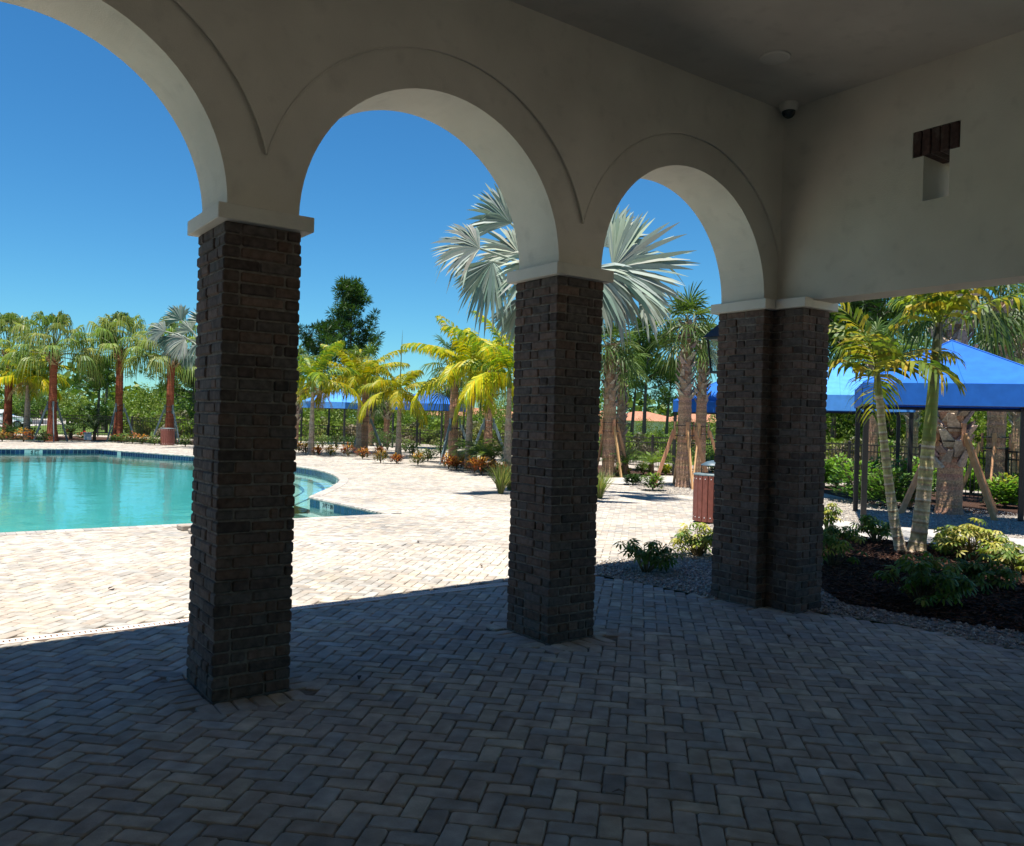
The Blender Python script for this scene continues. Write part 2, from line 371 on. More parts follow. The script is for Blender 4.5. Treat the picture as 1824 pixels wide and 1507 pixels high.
# herringbone pavers, 100 x 200 mm, laid at 45 degrees to the arcade
def pavers():
    nI = 420
    I, J = np.meshgrid(np.arange(-nI, nI), np.arange(-nI, nI), indexing='ij'); I = I.ravel(); J = J.ravel(); k = (I-J) % 4
    h = k == 0; v = k == 3
    cu = np.where(h, I+1., I+.5)*.1; cv = np.where(h, J+.5, J+1.)*.1
    sel = h | v; cu = cu[sel]; cv = cv[sel]; hz = h[sel]
    c45 = math.sqrt(.5); X = (cu-cv)*c45+.03; Y = (cu+cv)*c45+6.0
    P = np.c_[X, Y]
    dd = (P-CAM[:2])@_fw; la = (P-CAM[:2])@_rt
    vis = (dd > -1.2) & (np.abs(la) < .95*np.maximum(dd, 0)+2.6)
    ok = (vis | ((X > -15.3) & (Y > -9.4) & (Y < 20))) & inpoly(P, DECK) & ~inpoly(P, POOL)
    for (x0, y0, x1, y1) in FOOT: ok &= ~((X > x0-.13) & (X < x1+.13) & (Y > y0-.13) & (Y < y1+.13))
    ok &= ~((Y > 1.865) & (Y < 2.005) & (X < 4.6))
    P = P[ok]; hz = hz[ok]; dd = dd[ok]; vis = vis[ok]
    pal = np.array([.93, .92, .90])*(.47*np.array([.46, .425, .375])+.64*np.array([(.25, .24, .23), (.32, .30, .275), (.31, .255, .215), (.40, .345, .28), (.44, .39, .30), (.30, .315, .32), (.19, .18, .18), (.50, .46, .37)]))
    pw = np.array([.15, .22, .18, .16, .10, .11, .05, .03])
    Ccol = pal[RNG.choice(len(pal), len(P), p=pw)]*RNG.uniform(.88, 1.12, (len(P), 1))
    nr = (dd < 10.5) & vis
    ang = np.where(hz, math.pi/4, -math.pi/4*1.0+math.pi)
    m = MB()
    def block(P, ang, col, hl, hw, near_):
        n = len(P); ca, sa = np.cos(ang), np.sin(ang)
        if near_:
            hl = hl*RNG.uniform(.985, 1.0, n); hw = hw*RNG.uniform(.975, 1.0, n)
            ch = .011; rings = []
            for ins, z in ((.0085, 0.), (.003, -.0028), (0., -.009), (0., -.03)):
                L = hl-ins; W = hw-ins; c = ch
                o = [(L-c, -W), (L, -W+c), (L, W-c), (L-c, W), (-L+c, W), (-L, W-c), (-L, -W+c), (-L+c, -W)]
                rings.append(np.stack([np.stack([np.broadcast_to(a, n), np.broadcast_to(b, n), np.full(n, z)], -1) for a, b in o], 1))
            V = np.concatenate(rings, 1)          # n x 32 x 3
            tl = RNG.normal(0, .008, (n, 2)); V[:, :, 2] += V[:, :, 0]*tl[:, :1]+V[:, :, 1]*tl[:, 1:]+RNG.normal(0, .0012, (n, 1))
            dj = RNG.normal(0, .0022, (n, 8, 2)); V[:, :8, :2] += dj; V[:, 8:16, :2] += dj; V[:, 16:24, :2] += dj*.8; V[:, :16, 2] += RNG.normal(0, .0008, (n, 16))
            off = (np.arange(n)*32)[:, None]
            x = V[:, :, 0]*ca[:, None]-V[:, :, 1]*sa[:, None]+P[:, :1]; y = V[:, :, 0]*sa[:, None]+V[:, :, 1]*ca[:, None]+P[:, 1:]
            V = np.stack([x, y, V[:, :, 2]], -1).reshape(-1, 3)
            top = off+np.arange(8); sd = []
            for r_ in range(3):
                for q in range(8): sd.append(off+np.array([r_*8+q, r_*8+8+q, r_*8+8+(q+1) % 8, r_*8+(q+1) % 8]))
            sd = np.stack(sd, 1).reshape(-1, 4)
            m.V.append(V); m.F += [top+m.n, sd+m.n]; m.C += [col, np.repeat(col, 24, 0)]; m.n += len(V)
        else:
            o = np.array([(hl, -hw), (hl, hw), (-hl, hw), (-hl, -hw)]); zj = RNG.normal(0, .0008, n)
            x = o[None, :, 0]*ca[:, None]-o[None, :, 1]*sa[:, None]+P[:, :1]; y = o[None, :, 0]*sa[:, None]+o[None, :, 1]*ca[:, None]+P[:, 1:]
            tl = RNG.normal(0, .006, (n, 4))*.1
            V = np.stack([x, y, zj[:, None]+tl], -1).reshape(-1, 3)
            m.V.append(V); m.F.append((np.arange(n)*4)[:, None]+np.arange(4)+m.n); m.C.append(col); m.n += len(V)
    block(P[nr], ang[nr]+RNG.normal(0, .006, nr.sum()), Ccol[nr], .0985, .0485, True)
    block(P[~nr], ang[~nr], Ccol[~nr], .0985, .0485, False)
    # soldier course round every pillar foot
    SP, SA = [], []
    for (x0, y0, x1, y1) in FOOT:
        for xs in np.arange(x0+.05-.1, x1+.1, .1):
            SP += [(xs, y0-.105), (xs, y1+.105)]; SA += [math.pi/2]*2
        for ys in np.arange(y0+.05, y1, .1):
            SP += [(x0-.105, ys), (x1+.105, ys)]; SA += [0.]*2
    SP = np.array(SP); SA = np.array(SA); kp = inpoly(SP, DECK); SP = SP[kp]; SA = SA[kp]
    block(SP, SA+RNG.normal(0, .01, len(SP)), pal[RNG.choice(8, len(SP), p=pw)], .0975, .0475, True)
    o = m.build('paving', M['paver']); struct(o)
PW, PD, SPC = .448, .52, 2.384
PILX = [-3*SPC, -2*SPC, -SPC, 0, SPC]
FOOT = [(x, 0, x+PW, PD) for x in PILX]+[(2*SPC, 0, 2*SPC+.46, PD), (4.90, -.31, 5.30, 0)]
pavers()

# ------------------------------------------------------------------ pavilion
pav = thing('poolside_pavilion', 'cream stucco pavilion with three open arches on dark brick pillars over grey pavers', 'pavilion')
ZS, ZC = 2.765, 4.5              # springing and ceiling heights
def brick_shaft(mb, core, x0, y0, x1, y1, z0=0, z1=2.68, faces='wesn'):
    nco = 40; ch = (z1-z0)/nco
    core.box((x0+.009, y0+.009, z0-.03), (x1-.009, y1-.009, z1))
    pal = np.array([1.45, 1.33, 1.34])*np.array([(.085, .064, .052), (.068, .054, .048), (.105, .077, .062), (.060, .050, .045), (.092, .064, .050), (.075, .068, .062)])
    for k in range(nco):
        zb = z0+k*ch; off = .5 if k % 2 else 0
        for fc in faces:
            if fc in 'sn': a0, a1 = x0, x1
            else: a0, a1 = y0, y1
            # corner alternation: courses wrap the corner on alternate faces
            wrap = (k % 2 == 0) == (fc in 'sn')
            lo, hi = (a0, a1) if wrap else (a0+.095, a1-.095)
            p = lo; first = True
            while p < hi-.02:
                L = random.choice((.2, .2, .2, .095)) if not first else (.2 if random.random() < .75 else .095)
                q = min(hi, p+L*random.uniform(.95, 1.05))
                if hi-q < .05: q = hi
                pr = random.uniform(-.004, .008); gp = random.choice((.002, .003, .004, .004, .005, .012)); dpt = .09
                c = pal[random.randrange(6)]*random.uniform(.75, 1.25)
                zz0, zz1 = zb+.0025+random.uniform(0, .0025), zb+ch-.0025-random.uniform(0, .0025)
                e0 = p if p == lo else p+gp*.5; e1 = q if q == hi else q-gp*.5
                if fc == 's': a, b = (e0, y0-pr, zz0), (e1, y0+dpt, zz1)
                elif fc == 'n': a, b = (e0, y1-dpt, zz0), (e1, y1+pr, zz1)
                elif fc == 'w': a, b = (x0-pr, e0, zz0), (x0+dpt, e1, zz1)
                else: a, b = (x1-dpt, e0, zz0), (x1+pr, e1, zz1)
                t = random.uniform(-.012, .012)
                mb.bbox(a, b, random.uniform(.006, .011), c)
                p = q; first = False
def pillar(boxes, label=None):
    m = MB(); c = MB(); cp = MB()
    for i, b in enumerate(boxes):
        brick_shaft(m, c, *b)
    o = m.build('brick_pillar', M['brick'], pav)
    c.build('mortar', M['mortar'], o)
    return o
for x in PILX:
    o = pillar([(x, 0, x+PW, PD)])
    c = MB(); c.bbox((x-.052, -.052, 2.678), (x+PW+.052, PD+.052, ZS), .004); c.build('capital', M['cap'], o)
o = pillar([(2*SPC, 0, 2*SPC+.46, PD), (4.90, -.31, 5.30, .02)])
c = MB(); c.bbox((2*SPC-.052, -.052, 2.678), (2*SPC+.51, PD+.052, ZS), .004); c.bbox((4.85, -.36, 2.679), (5.35, -.052, ZS-.002), .004); c.build('capital', M['cap'], o)

def arcade():
    m = MB(); sp = MB(); bd = MB(); n = 40; yf, yb = .018, .5; r = .984; ra = 1.235; ys = -.004
    cx = [x+PW+(SPC-PW)/2 for x in [-4*SPC]+PILX]
    ztop = ZC+.06
    for c in cx:
        th = np.linspace(math.pi, 0, n+1); ax = c+r*np.cos(th); az = ZS+r*np.sin(th)
        for i in range(n):
            m.add([(ax[i], yf, az[i]), (ax[i+1], yf, az[i+1]), (ax[i+1], yf, ztop), (ax[i], yf, ztop)], [(0, 1, 2, 3)])
            m.add([(ax[i], yb, az[i]), (ax[i+1], yb, az[i+1]), (ax[i+1], yb, ztop), (ax[i], yb, ztop)], [(3, 2, 1, 0)])
        V = np.concatenate([np.c_[ax, np.full(n+1, yf), az], np.c_[ax, np.full(n+1, yb), az]])
        m.add(V, [(i, i+n+1, i+n+2, i+1) for i in range(n)])
        # spandrel, set proud of the archivolt
        half = SPC/2; t0 = math.acos(half/ra); t = np.linspace(math.pi-t0, t0, n+1); sx = c+ra*np.cos(t); sz = ZS+ra*np.sin(t)
        for i in range(n):
            sp.add([(sx[i], ys, sz[i]), (sx[i+1], ys, sz[i+1]), (sx[i+1], ys, ztop), (sx[i], ys, ztop)], [(0, 1, 2, 3)])
        bd.tube(np.c_[sx, np.full(n+1, ys+.001), sz], .007, 6, (1, 1, 1), False)
        V = np.concatenate([np.c_[sx, np.full(n+1, ys), sz], np.c_[sx, np.full(n+1, yf+.004), sz]])
        sp.add(V, [(i, i+n+1, i+n+2, i+1) for i in range(n)])
    for a, b in [(c+r, c+SPC-r) for c in cx[:-1]]+[(cx[-1]+r, 5.28)]:
        m.add([(a, yf, ZS), (b, yf, ZS), (b, yf, ztop), (a, yf, ztop)], [(0, 1, 2, 3)])
        m.add([(a, yb, ZS), (b, yb, ZS), (b, yb, ztop), (a, yb, ztop)], [(3, 2, 1, 0)])
    a = cx[-1]+SPC/2; sp.add([(a, ys, 3.03), (5.0, ys, 3.03), (5.0, ys, ztop), (a, ys, ztop)], [(0, 1, 2, 3)])
    w = m.build('arcade_wall', M['stucco'], pav); s = sp.build('spandrel', M['stucco'], w); bd.build('arch_trim', M['stucco'], w, True)
arcade()
def sidewall():
    m = MB(); x0, x1 = 4.97, 5.28; Y = [-9.3, -8.8, -1.575, -1.50, -1.30, -1.21, .018]; Z = [0, 2.745, 3.42, 3.775, 3.98, ZC+.06]
    def solid(i, j):
        if j == 0: return i == 0
        if j == 2 and i == 3: return False
        if j == 3 and i in (2, 3, 4): return False
        return True
    ny, nz = len(Y)-1, len(Z)-1
    sol = lambda i, j: 0 <= i < ny and 0 <= j < nz and solid(i, j)
    for i in range(ny):
        for j in range(nz):
            if not sol(i, j): continue
            y0, y1, z0, z1 = Y[i], Y[i+1], Z[j], Z[j+1]
            m.add([(x0, y0, z0), (x0, y1, z0), (x0, y1, z1), (x0, y0, z1)], [(3, 2, 1, 0)])
            m.add([(x1, y0, z0), (x1, y1, z0), (x1, y1, z1), (x1, y0, z1)], [(0, 1, 2, 3)])
            if not sol(i, j-1): m.add([(x0, y0, z0), (x1, y0, z0), (x1, y1, z0), (x0, y1, z0)], [(3, 2, 1, 0)])
            if not sol(i, j+1) and j < nz-1: m.add([(x0, y0, z1), (x1, y0, z1), (x1, y1, z1), (x0, y1, z1)], [(0, 1, 2, 3)])
            if not sol(i-1, j): m.add([(x0, y0, z0), (x1, y0, z0), (x1, y0, z1), (x0, y0, z1)], [(0, 1, 2, 3)])
            if not sol(i+1, j): m.add([(x0, y1, z0), (x1, y1, z0), (x1, y1, z1), (x0, y1, z1)], [(3, 2, 1, 0)])
    xa = x1; xb = 5.47; Zb = [2.98, 3.42, 3.775, ZC+.06]; Yb = [-9.3, -1.50, -1.30, .018]
    for i in range(3):
        for j in range(3):
            if i == 1 and j == 1: continue
            m.add([(xb, Yb[i], Zb[j]), (xb, Yb[i+1], Zb[j]), (xb, Yb[i+1], Zb[j+1]), (xb, Yb[i], Zb[j+1])], [(0, 1, 2, 3)])
    for y in (-1.50, -1.30, -9.3, .018): 
        z0, z1 = (3.42, 3.775) if y in (-1.5, -1.3) else (2.98, ZC+.06)
        m.add([(xa, y, z0), (xb, y, z0), (xb, y, z1), (xa, y, z1)], [(0, 1, 2, 3)])
    m.add([(xa, -1.5, 3.42), (xb, -1.5, 3.42), (xb, -1.3, 3.42), (xa, -1.3, 3.42)], [(0, 1, 2, 3)]); m.add([(xa, -1.5, 3.775), (xb, -1.5, 3.775), (xb, -1.3, 3.775), (xa, -1.3, 3.775)], [(3, 2, 1, 0)])
    m.add([(xa, -9.3, 2.98), (xb, -9.3, 2.98), (xb, .018, 2.98), (xa, .018, 2.98)], [(3, 2, 1, 0)])
    w = m.build('side_wall', M['stucco'], pav)
    b = MB(); ys = np.linspace(-1.572, -1.213, 6)
    for i in range(5):
        b.bbox((x0-.006, ys[i]+.003, 3.777), (x1+.004, ys[i+1]-.003, 3.978), .008, np.array((.075, .045, .04))*random.uniform(.8, 1.2))
    b.build('brick_lintel', M['brick'], w)
    k = MB(); k.box((x0+.008, -1.57, 3.782), (x1-.008, -1.215, 3.973)); k.build('mortar', M['mortar'], w)
sidewall()
c = MB(); c.add([(-12, -9.3, ZC), (4.985, -9.3, ZC), (4.985, .03, ZC), (-12, .03, ZC)], [(3, 2, 1, 0)]); c.build('ceiling', M['ceiling'], pav)
w = MB(); w.box((-12, -9.3, 2.1), (4.97, -9.0, ZC+.06)); w.box((-12.2, -9.3, -.02), (-12, .018, ZC+.06))  # unseen rear wall, header height and gaps shaped to control light inside
for x, e in ((-12, 7.5), (-1.5, 6.46)): w.box((x, -9.3, -.02), (x+e, -9.0, 2.098))
w.build('back_wall', M['stucco'], pav)
SHADOW_EAVE = [(-13, .42), (4.7, 1.95), (5.5, 1.80), (7.4, .95), (7.7, .36), (7.45, -.8), (7.3, -9.6), (-13, -9.6)]  # unseen eave outline, shaped so its shadow edge lands across deck and bed
def roof():
    m = MB(); n = len(SHADOW_EAVE); ins = [(-8, -4.5), (2.5, -4.5), (2.6, -4.6), (2.7, -4.7), (2.8, -4.8), (2.8, -4.9), (2.6, -5.5), (-8, -5.5)]
    V = [(*p, 4.58) for p in SHADOW_EAVE]+[(*p, 4.76) for p in SHADOW_EAVE]+[(*p, 6.6) for p in ins]
    F = [tuple(range(n))[::-1] if True else 0]+[(i, (i+1) % n, n+(i+1) % n, n+i) for i in range(n)]+[(n+i, n+(i+1) % n, 2*n+(i+1) % n, 2*n+i) for i in range(n)]+[tuple(2*n+i for i in range(n))]
    m.add(V, F); m.build('roof', M['roof'], pav)
roof()

# fittings of the porch
def fittings():
    t = thing('ceiling_speaker', 'flat round off-white speaker disc recessed in the porch ceiling', 'speaker', (3.99, -.62, ZC))
    m = MB(); m.lathe([(.118, 0.0), (.118, -.008), (.112, -.012), (.098, -.012)], 40); m.build('rim', M['cap'], t, True)
    m = MB(); m.lathe([(.098, -.010), (.05, -.011), (.0005, -.011)], 40); m.build('grille', M['lamp'], t)
    t = thing('security_camera', 'small dome security camera with dark lens in the porch corner', 'security camera', (4.86, -.13, ZC))
    m = MB(); m.lathe([(.085, 0.0), (.085, -.02), (.078, -.055), (.062, -.07), (.058, -.07)], 32); m.build('housing', M['lamp'], t, True)
    m = MB(); m.lathe([(.058*math.cos(a), -.07-.062*math.sin(a)) for a in np.linspace(0, math.pi/2-.01, 9)], 24); m.build('dome', M['dglass'], t, True)
    # lantern on the back of the corner pillar
    P = AT(1274, dep((4.83, .72)))
    X, Y = 5.06, .71
    t = thing('wall_lantern', 'black carriage lantern on a scroll bracket behind the corner brick pillar', 'lantern', (X, Y, 0))
    z0, z1 = 2.16, 2.47
    m = MB(); cs = []
    for sx in (-1, 1):
        for sy in (-1, 1):
            m.tube([(sx*.068, sy*.068, z0), (sx*.098, sy*.098, z1)], .010, 6)
    m.box((-.078, -.078, z0-.022), (.078, .078, z0)); m.box((-.108, -.108, z1), (.108, .108, z1+.022))
    m.build('cage', M['metal'], t)
    m = MB(); r0, r1, zt = .135, .03, z1+.15
    m.add([(-r0, -r0, z1+.022), (r0, -r0, z1+.022), (r0, r0, z1+.022), (-r0, r0, z1+.022), (-r1, -r1, zt), (r1, -r1, zt), (r1, r1, zt), (-r1, r1, zt)],
          [(3, 2, 1, 0), (4, 5, 6, 7), (0, 1, 5, 4), (1, 2, 6, 5), (2, 3, 7, 6), (3, 0, 4, 7)]); m.lathe([(.03, zt), (.035, zt+.02), (.012, zt+.035), (.014, zt+.05), (.001, zt+.06)], 12)
    m.build('hood', M['metal'], t)
    m = MB(); a, b = .062, .090
    m.add([(-a, -a, z0), (a, -a, z0), (a, a, z0), (-a, a, z0), (-b, -b, z1), (b, -b, z1), (b, b, z1), (-b, b, z1)], [(0, 1, 5, 4), (1, 2, 6, 5), (2, 3, 7, 6), (3, 0, 4, 7)])
    m.build('glass', M['glass'], t)
    m = MB(); m.tube([(0, 0, z0), (0, 0, z0+.12)], .014, 8); m.lathe([(.014, z0+.12), (.024, z0+.16), (.018, z0+.21), (.002, z0+.25)], 12); m.build('bulb', M['lamp'], t)
    m = MB(); th = np.linspace(-1.6, 3.6, 18)
    m.tube([(0, -.10-.0+.075*math.cos(q), z0-.12+.065*math.sin(q)) for q in th], .009, 6)
    m.tube([(0, -.18, z0-.14), (0, -.10, z0-.19), (0, -.02, z0-.12), (0, 0, z0-.02)], .010, 6)
    m.tube([(0, 0, zt+.05), (0, -.02, zt+.11), (0, -.10, zt+.13), (0, -.18, zt+.06)], .010, 6)
    m.tube([(-.06, -.02, z0-.16+.05*1), (-.085, -.06, z0-.12), (-.07, -.1, z0-.07), (-.03, -.12, z0-.09)], .008, 6)
    m.box((-.05, -.19, z0-.22), (.05, -.175, zt+.15)); m.build('bracket', M['metal'], t)
fittings()

# ------------------------------------------------------------------ pool
def pool():
    t = thing('swimming_pool', 'turquoise freeform swimming pool with navy tile band and entry steps', 'swimming pool')
    zf = -.55
    o = polysheet('basin', POOL, [], zf, M['plaster'], t)
    m = MB(); n = len(POOL)
    for i in range(n):
        a, b = POOL[i], POOL[(i+1) % n]
        m.add([(*a, zf), (*b, zf), (*b, -.20), (*a, -.20)], [(3, 2, 1, 0)])
    m.build('basin_wall', M['wallpl'], t)
    bn = MB(); bn.box((4.70, 7.7, -.54), (5.055, 10.8, -.32)); k_ = bn.build('bench', M['wallpl'], t); bn = MB(); bn.box((4.69, 7.7, -.35), (4.74, 10.8, -.312)); bn.build('nosing_tile', M['tileline'], k_)
    # waterline tiles, 150 mm, walked along the edge
    tl = MB(); ed = [np.array(p) for p in POOL]; gr = (.55, .56, .55)
    cum = 0; mk = MB()
    for i in range(n):
        a, b = ed[i], ed[(i+1) % n]; L = np.linalg.norm(b-a)
        if L > 15 and i == n-1: continue
        d = (b-a)/L; nr = np.array([-d[1], d[0]])
        tl.add([(*a, -.21), (*b, -.21), (*b, -.048), (*a, -.048)], [(3, 2, 1, 0)], gr)
        k = max(1, round(L/.155)); e = L/k
        for j in range(k):
            p = a+d*(j*e+.004)+nr*.003; q = a+d*((j+1)*e-.004)+nr*.003; mid = (p+q)/2
            white = any(np.hypot(*(mid-np.array(w[:2]))) < w[2] for w in MARKS)
            c = (.74, .70, .62) if white else np.array((.012, .035, .10))*random.uniform(.7, 1.5)
            tl.add([(*p, -.20), (*q, -.20), (*q, -.052), (*p, -.052)], [(3, 2, 1, 0)], c)
    tl.build('waterline_tile', M['tile'], t)
    # coping: bullnosed blocks along the edge
    cp = MB(); pal = [(.36, .33, .29), (.42, .385, .335), (.31, .285, .26), (.39, .345, .295)]
    for i in range(n-1):
        a, b = ed[i], ed[i+1]; L = np.linalg.norm(b-a); d = (b-a)/L; nr = np.array([-d[1], d[0]])
        k = max(1, round(L/.11)) if L > 1 else max(1, round(L/.12)); e = L/k
        for j in range(k):
            p = a+d*(j*e+.002); q = a+d*((j+1)*e-.002); c = np.array(random.choice(pal))*random.uniform(.9, 1.1)
            pr = [(.028, -.045), (.032, -.022), (.022, .004), (.0, .012), (-.20, .012), (-.21, 0.)]
            V = [(*(p+nr*s), z) for s, z in pr]+[(*(q+nr*s), z) for s, z in pr]
            w = len(pr); cp.add(V, [(s, s+1, w+s+1, w+s) for s in range(w-1)]+[tuple(range(w))[::-1], tuple(range(w, 2*w))], c)
    cp.build('coping', M['coping'], t)
    # entry steps in the bulge
    cxy = np.array([5.2, 17.4])
    arc = [np.array(p) for p in POOL[2:-3]]
    for s, (f, z) in enumerate(((.86, -.26), (.70, -.34), (.54, -.42), (.38, -.49))):
        pts = [cxy+(p-cxy)*f for p in arc]; back = [cxy+(p-cxy)*(.995 if s == 0 else (.86, .70, .54)[s-1]+.002) for p in arc]
        st = MB(); k = len(pts)
        V = [(*p, z) for p in pts]+[(*p, z) for p in back]+[(*p, zf) for p in pts]
        st.add(V, [(i, k+i, k+i+1, i+1)[::-1] for i in range(k-1)]+[(i, i+1, 2*k+i+1, 2*k+i)[::-1] for i in range(k-1)])
        so = st.build('step', M['steppl'], t)
        li = MB(); V = [(*(cxy+(p-cxy)*1.0), z+.006) for p in pts]+[(*(cxy+(p-cxy)*1.018), z+.006) for p in pts]
        li.add(V, [(i, i+1, k+i+1, k+i) for i in range(k-1)]); li.build('nosing_tile', M['tileline'], so)
    # depth lettering
    def text(s, loc, rz, size, par):
        cu = bpy.data.curves.new('depth_marking', 'FONT'); cu.body = s; cu.size = size; cu.extrude = .001; cu.align_x = 'CENTER'; cu.offset = .004
        ob = bpy.data.objects.new('tmp', cu); COL.objects.link(ob); dg = bpy.context.evaluated_depsgraph_get()
        me = bpy.data.meshes.new_from_object(ob.evaluated_get(dg)); bpy.data.objects.remove(ob)
        o = bpy.data.objects.new('depth_marking', me); COL.objects.link(o); me.materials.clear(); me.materials.append(M['metal'])
        o.parent = par; o.location = loc; o.rotation_euler = (math.pi/2, 0, rz); return o
    text('3 FT 6 IN', (5.064, 10.06, -.152), -math.pi/2, .12, t)
    text('4 FT', (2.62, 32.7-.006, -.185), 0, .165, t)
    o = polysheet('pool_water', [tuple(np.array(p)) for p in POOL], [], -.165, M['water']); struct(o)
MARKS = [(5.09, 10.06, .30), (2.62, 32.7, .33), (5.36, 31.1, .14), (7.95, 16.05, .14)]
pool()
# drain channel across the paving
def drain():
    t = thing('channel_drain', 'long narrow pinkish slotted drain channel across the pavers before the arches', 'drain')
    m = MB(); y0, y1 = 1.875, 1.995
    m.box((-9, y0, -.03), (4.6, y0+.035, .005)); m.box((-9, y1-.03, -.03), (4.6, y1, .005))
    x = -9.
    while x < 4.6:
        m.box((x, y0+.035, -.02), (min(x+.024, 4.6), y1-.03, .004)); x += .036
    m.build('grate', M['drain'], t)
    b = MB(); b.box((-9, y0+.02, -.03), (4.6, y1-.02, -.024)); b.build('channel', M['metal'], t)
M['drain'] = mat('drain_plastic', (.60, .49, .43), .8, .2, 12, .15)
drain()

# ------------------------------------------------------------------ loose ground cover near the porch
def scatter(poly, n, hole=None):
    P = np.array(poly); lo, hi = P.min(0), P.max(0); out = []
    while len(out) < n:
        q = RNG.uniform(lo, hi, (n*2, 2)); q = q[inpoly(q, poly)]
        if hole is not None: q = q[~inpoly(q, hole)]
        out += list(q)
    return np.array(out[:n])
def pebbles(name, P, r0, r1, pal, z=.0):
    octv = np.array([(1, 0, 0), (0, 1, 0), (-1, 0, 0), (0, -1, 0), (0, 0, 1), (0, 0, -1), ], float)
    octf = np.array([(0, 1, 4), (1, 2, 4), (2, 3, 4), (3, 0, 4), (1, 0, 5), (2, 1, 5), (3, 2, 5), (0, 3, 5)])
    n = len(P); m = MB(); pal = np.array(pal)
    V = octv[None]*RNG.uniform(r0, r1, (n, 1, 1))*RNG.uniform(.6, 1.2, (n, 1, 3)); V[:, :, 2] *= .7
    V += RNG.normal(0, r0*.12, V.shape); a = RNG.uniform(0, 6.3, n); ca, sa = np.cos(a)[:, None], np.sin(a)[:, None]
    X = V[:, :, 0]*ca-V[:, :, 1]*sa+P[:, :1]; Y = V[:, :, 0]*sa+V[:, :, 1]*ca+P[:, 1:]
    Z = V[:, :, 2]+z+RNG.uniform(0, r0, (n, 1))
    m.add(np.stack([X, Y, Z], -1).reshape(-1, 3), ((np.arange(n)*6)[:, None, None]+octf).reshape(-1, 3), np.repeat(pal[RNG.choice(len(pal), n)]*RNG.uniform(.8, 1.2, (n, 1)), 8, 0))
    o = m.build(name, M['pebble'], None, True); o['kind'] = 'stuff'; return o
PG = [(.42, .38, .32), (.30, .28, .26), (.50, .46, .40), (.24, .22, .21), (.36, .30, .25)]
GBn = [(5.30, -3.2)]+DECK[2:13]+[(10.0, 3.4), (10.6, 2), (10.7, -3.2)]
pebbles('gravel', np.r_[scatter(GBn, 13000, MB1), scatter([(12.3, 4.8), (12.1, 3.9), (12.3, 2.7), (12.6, .9), (12.7, -1), (17, -1), (17, 5), (15, 10.9), (14, 11.2), (13.1, 9.4), (13.4, 7.3)], 9000)], .011, .024, PG, .004)
def chips():
    P = scatter([(p[0], max(p[1], -3.2)) for p in MB1], 11000); n = len(P)
    L = RNG.uniform(.015, .05, n); W = RNG.uniform(.004, .011, n); a = RNG.uniform(0, 6.3, n); t = RNG.normal(0, .35, n); z = .012+RNG.uniform(0, .03, n)
    bx = np.array([(-1, -1, -1), (1, -1, -1), (1, 1, -1), (-1, 1, -1), (-1, -1, 1), (1, -1, 1), (1, 1, 1), (-1, 1, 1)], float)
    bf = np.array([(4, 5, 6, 7), (0, 1, 5, 4), (1, 2, 6, 5), (2, 3, 7, 6), (3, 0, 4, 7)])
    x = bx[None, :, 0]*L[:, None]; y = bx[None, :, 1]*W[:, None]; zz = bx[None, :, 2]*W[:, None]*.5+x*np.tan(t)[:, None]*.5
    ca, sa = np.cos(a)[:, None], np.sin(a)[:, None]
    V = np.stack([x*ca-y*sa+P[:, :1], x*sa+y*ca+P[:, 1:], zz+z[:, None]], -1).reshape(-1, 3)
    pal = np.array([(.075, .036, .024), (.05, .026, .018), (.10, .055, .035), (.035, .02, .016), (.13, .08, .055)])
    m = MB(); m.add(V, ((np.arange(n)*8)[:, None, None]+bf).reshape(-1, 4), np.repeat(pal[RNG.choice(5, n, p=[.3, .3, .2, .15, .05])], 5, 0))
    o = m.build('mulch', M['mulch']); o['kind'] = 'stuff'
chips()
def stones():
    for (px, py, s, lab) in ((327, 944, 1.0, 'grey loose paver block lying by the pool edge, the one left of the first pillar'), (343, 950, .8, 'smaller loose paver block half hidden by the first brick pillar')):
        m = MB(); m.bbox((-.1*s, -.06*s, 0), (.1*s, .06*s, .07*s), .012, (.36, .31, .26)); o = m.build('paver_block', M['paver']); o.location = (*G(px, py), .002); o.rotation_euler = (0, 0, .7+s)
        tag(o, lab, 'paver block')
stones()

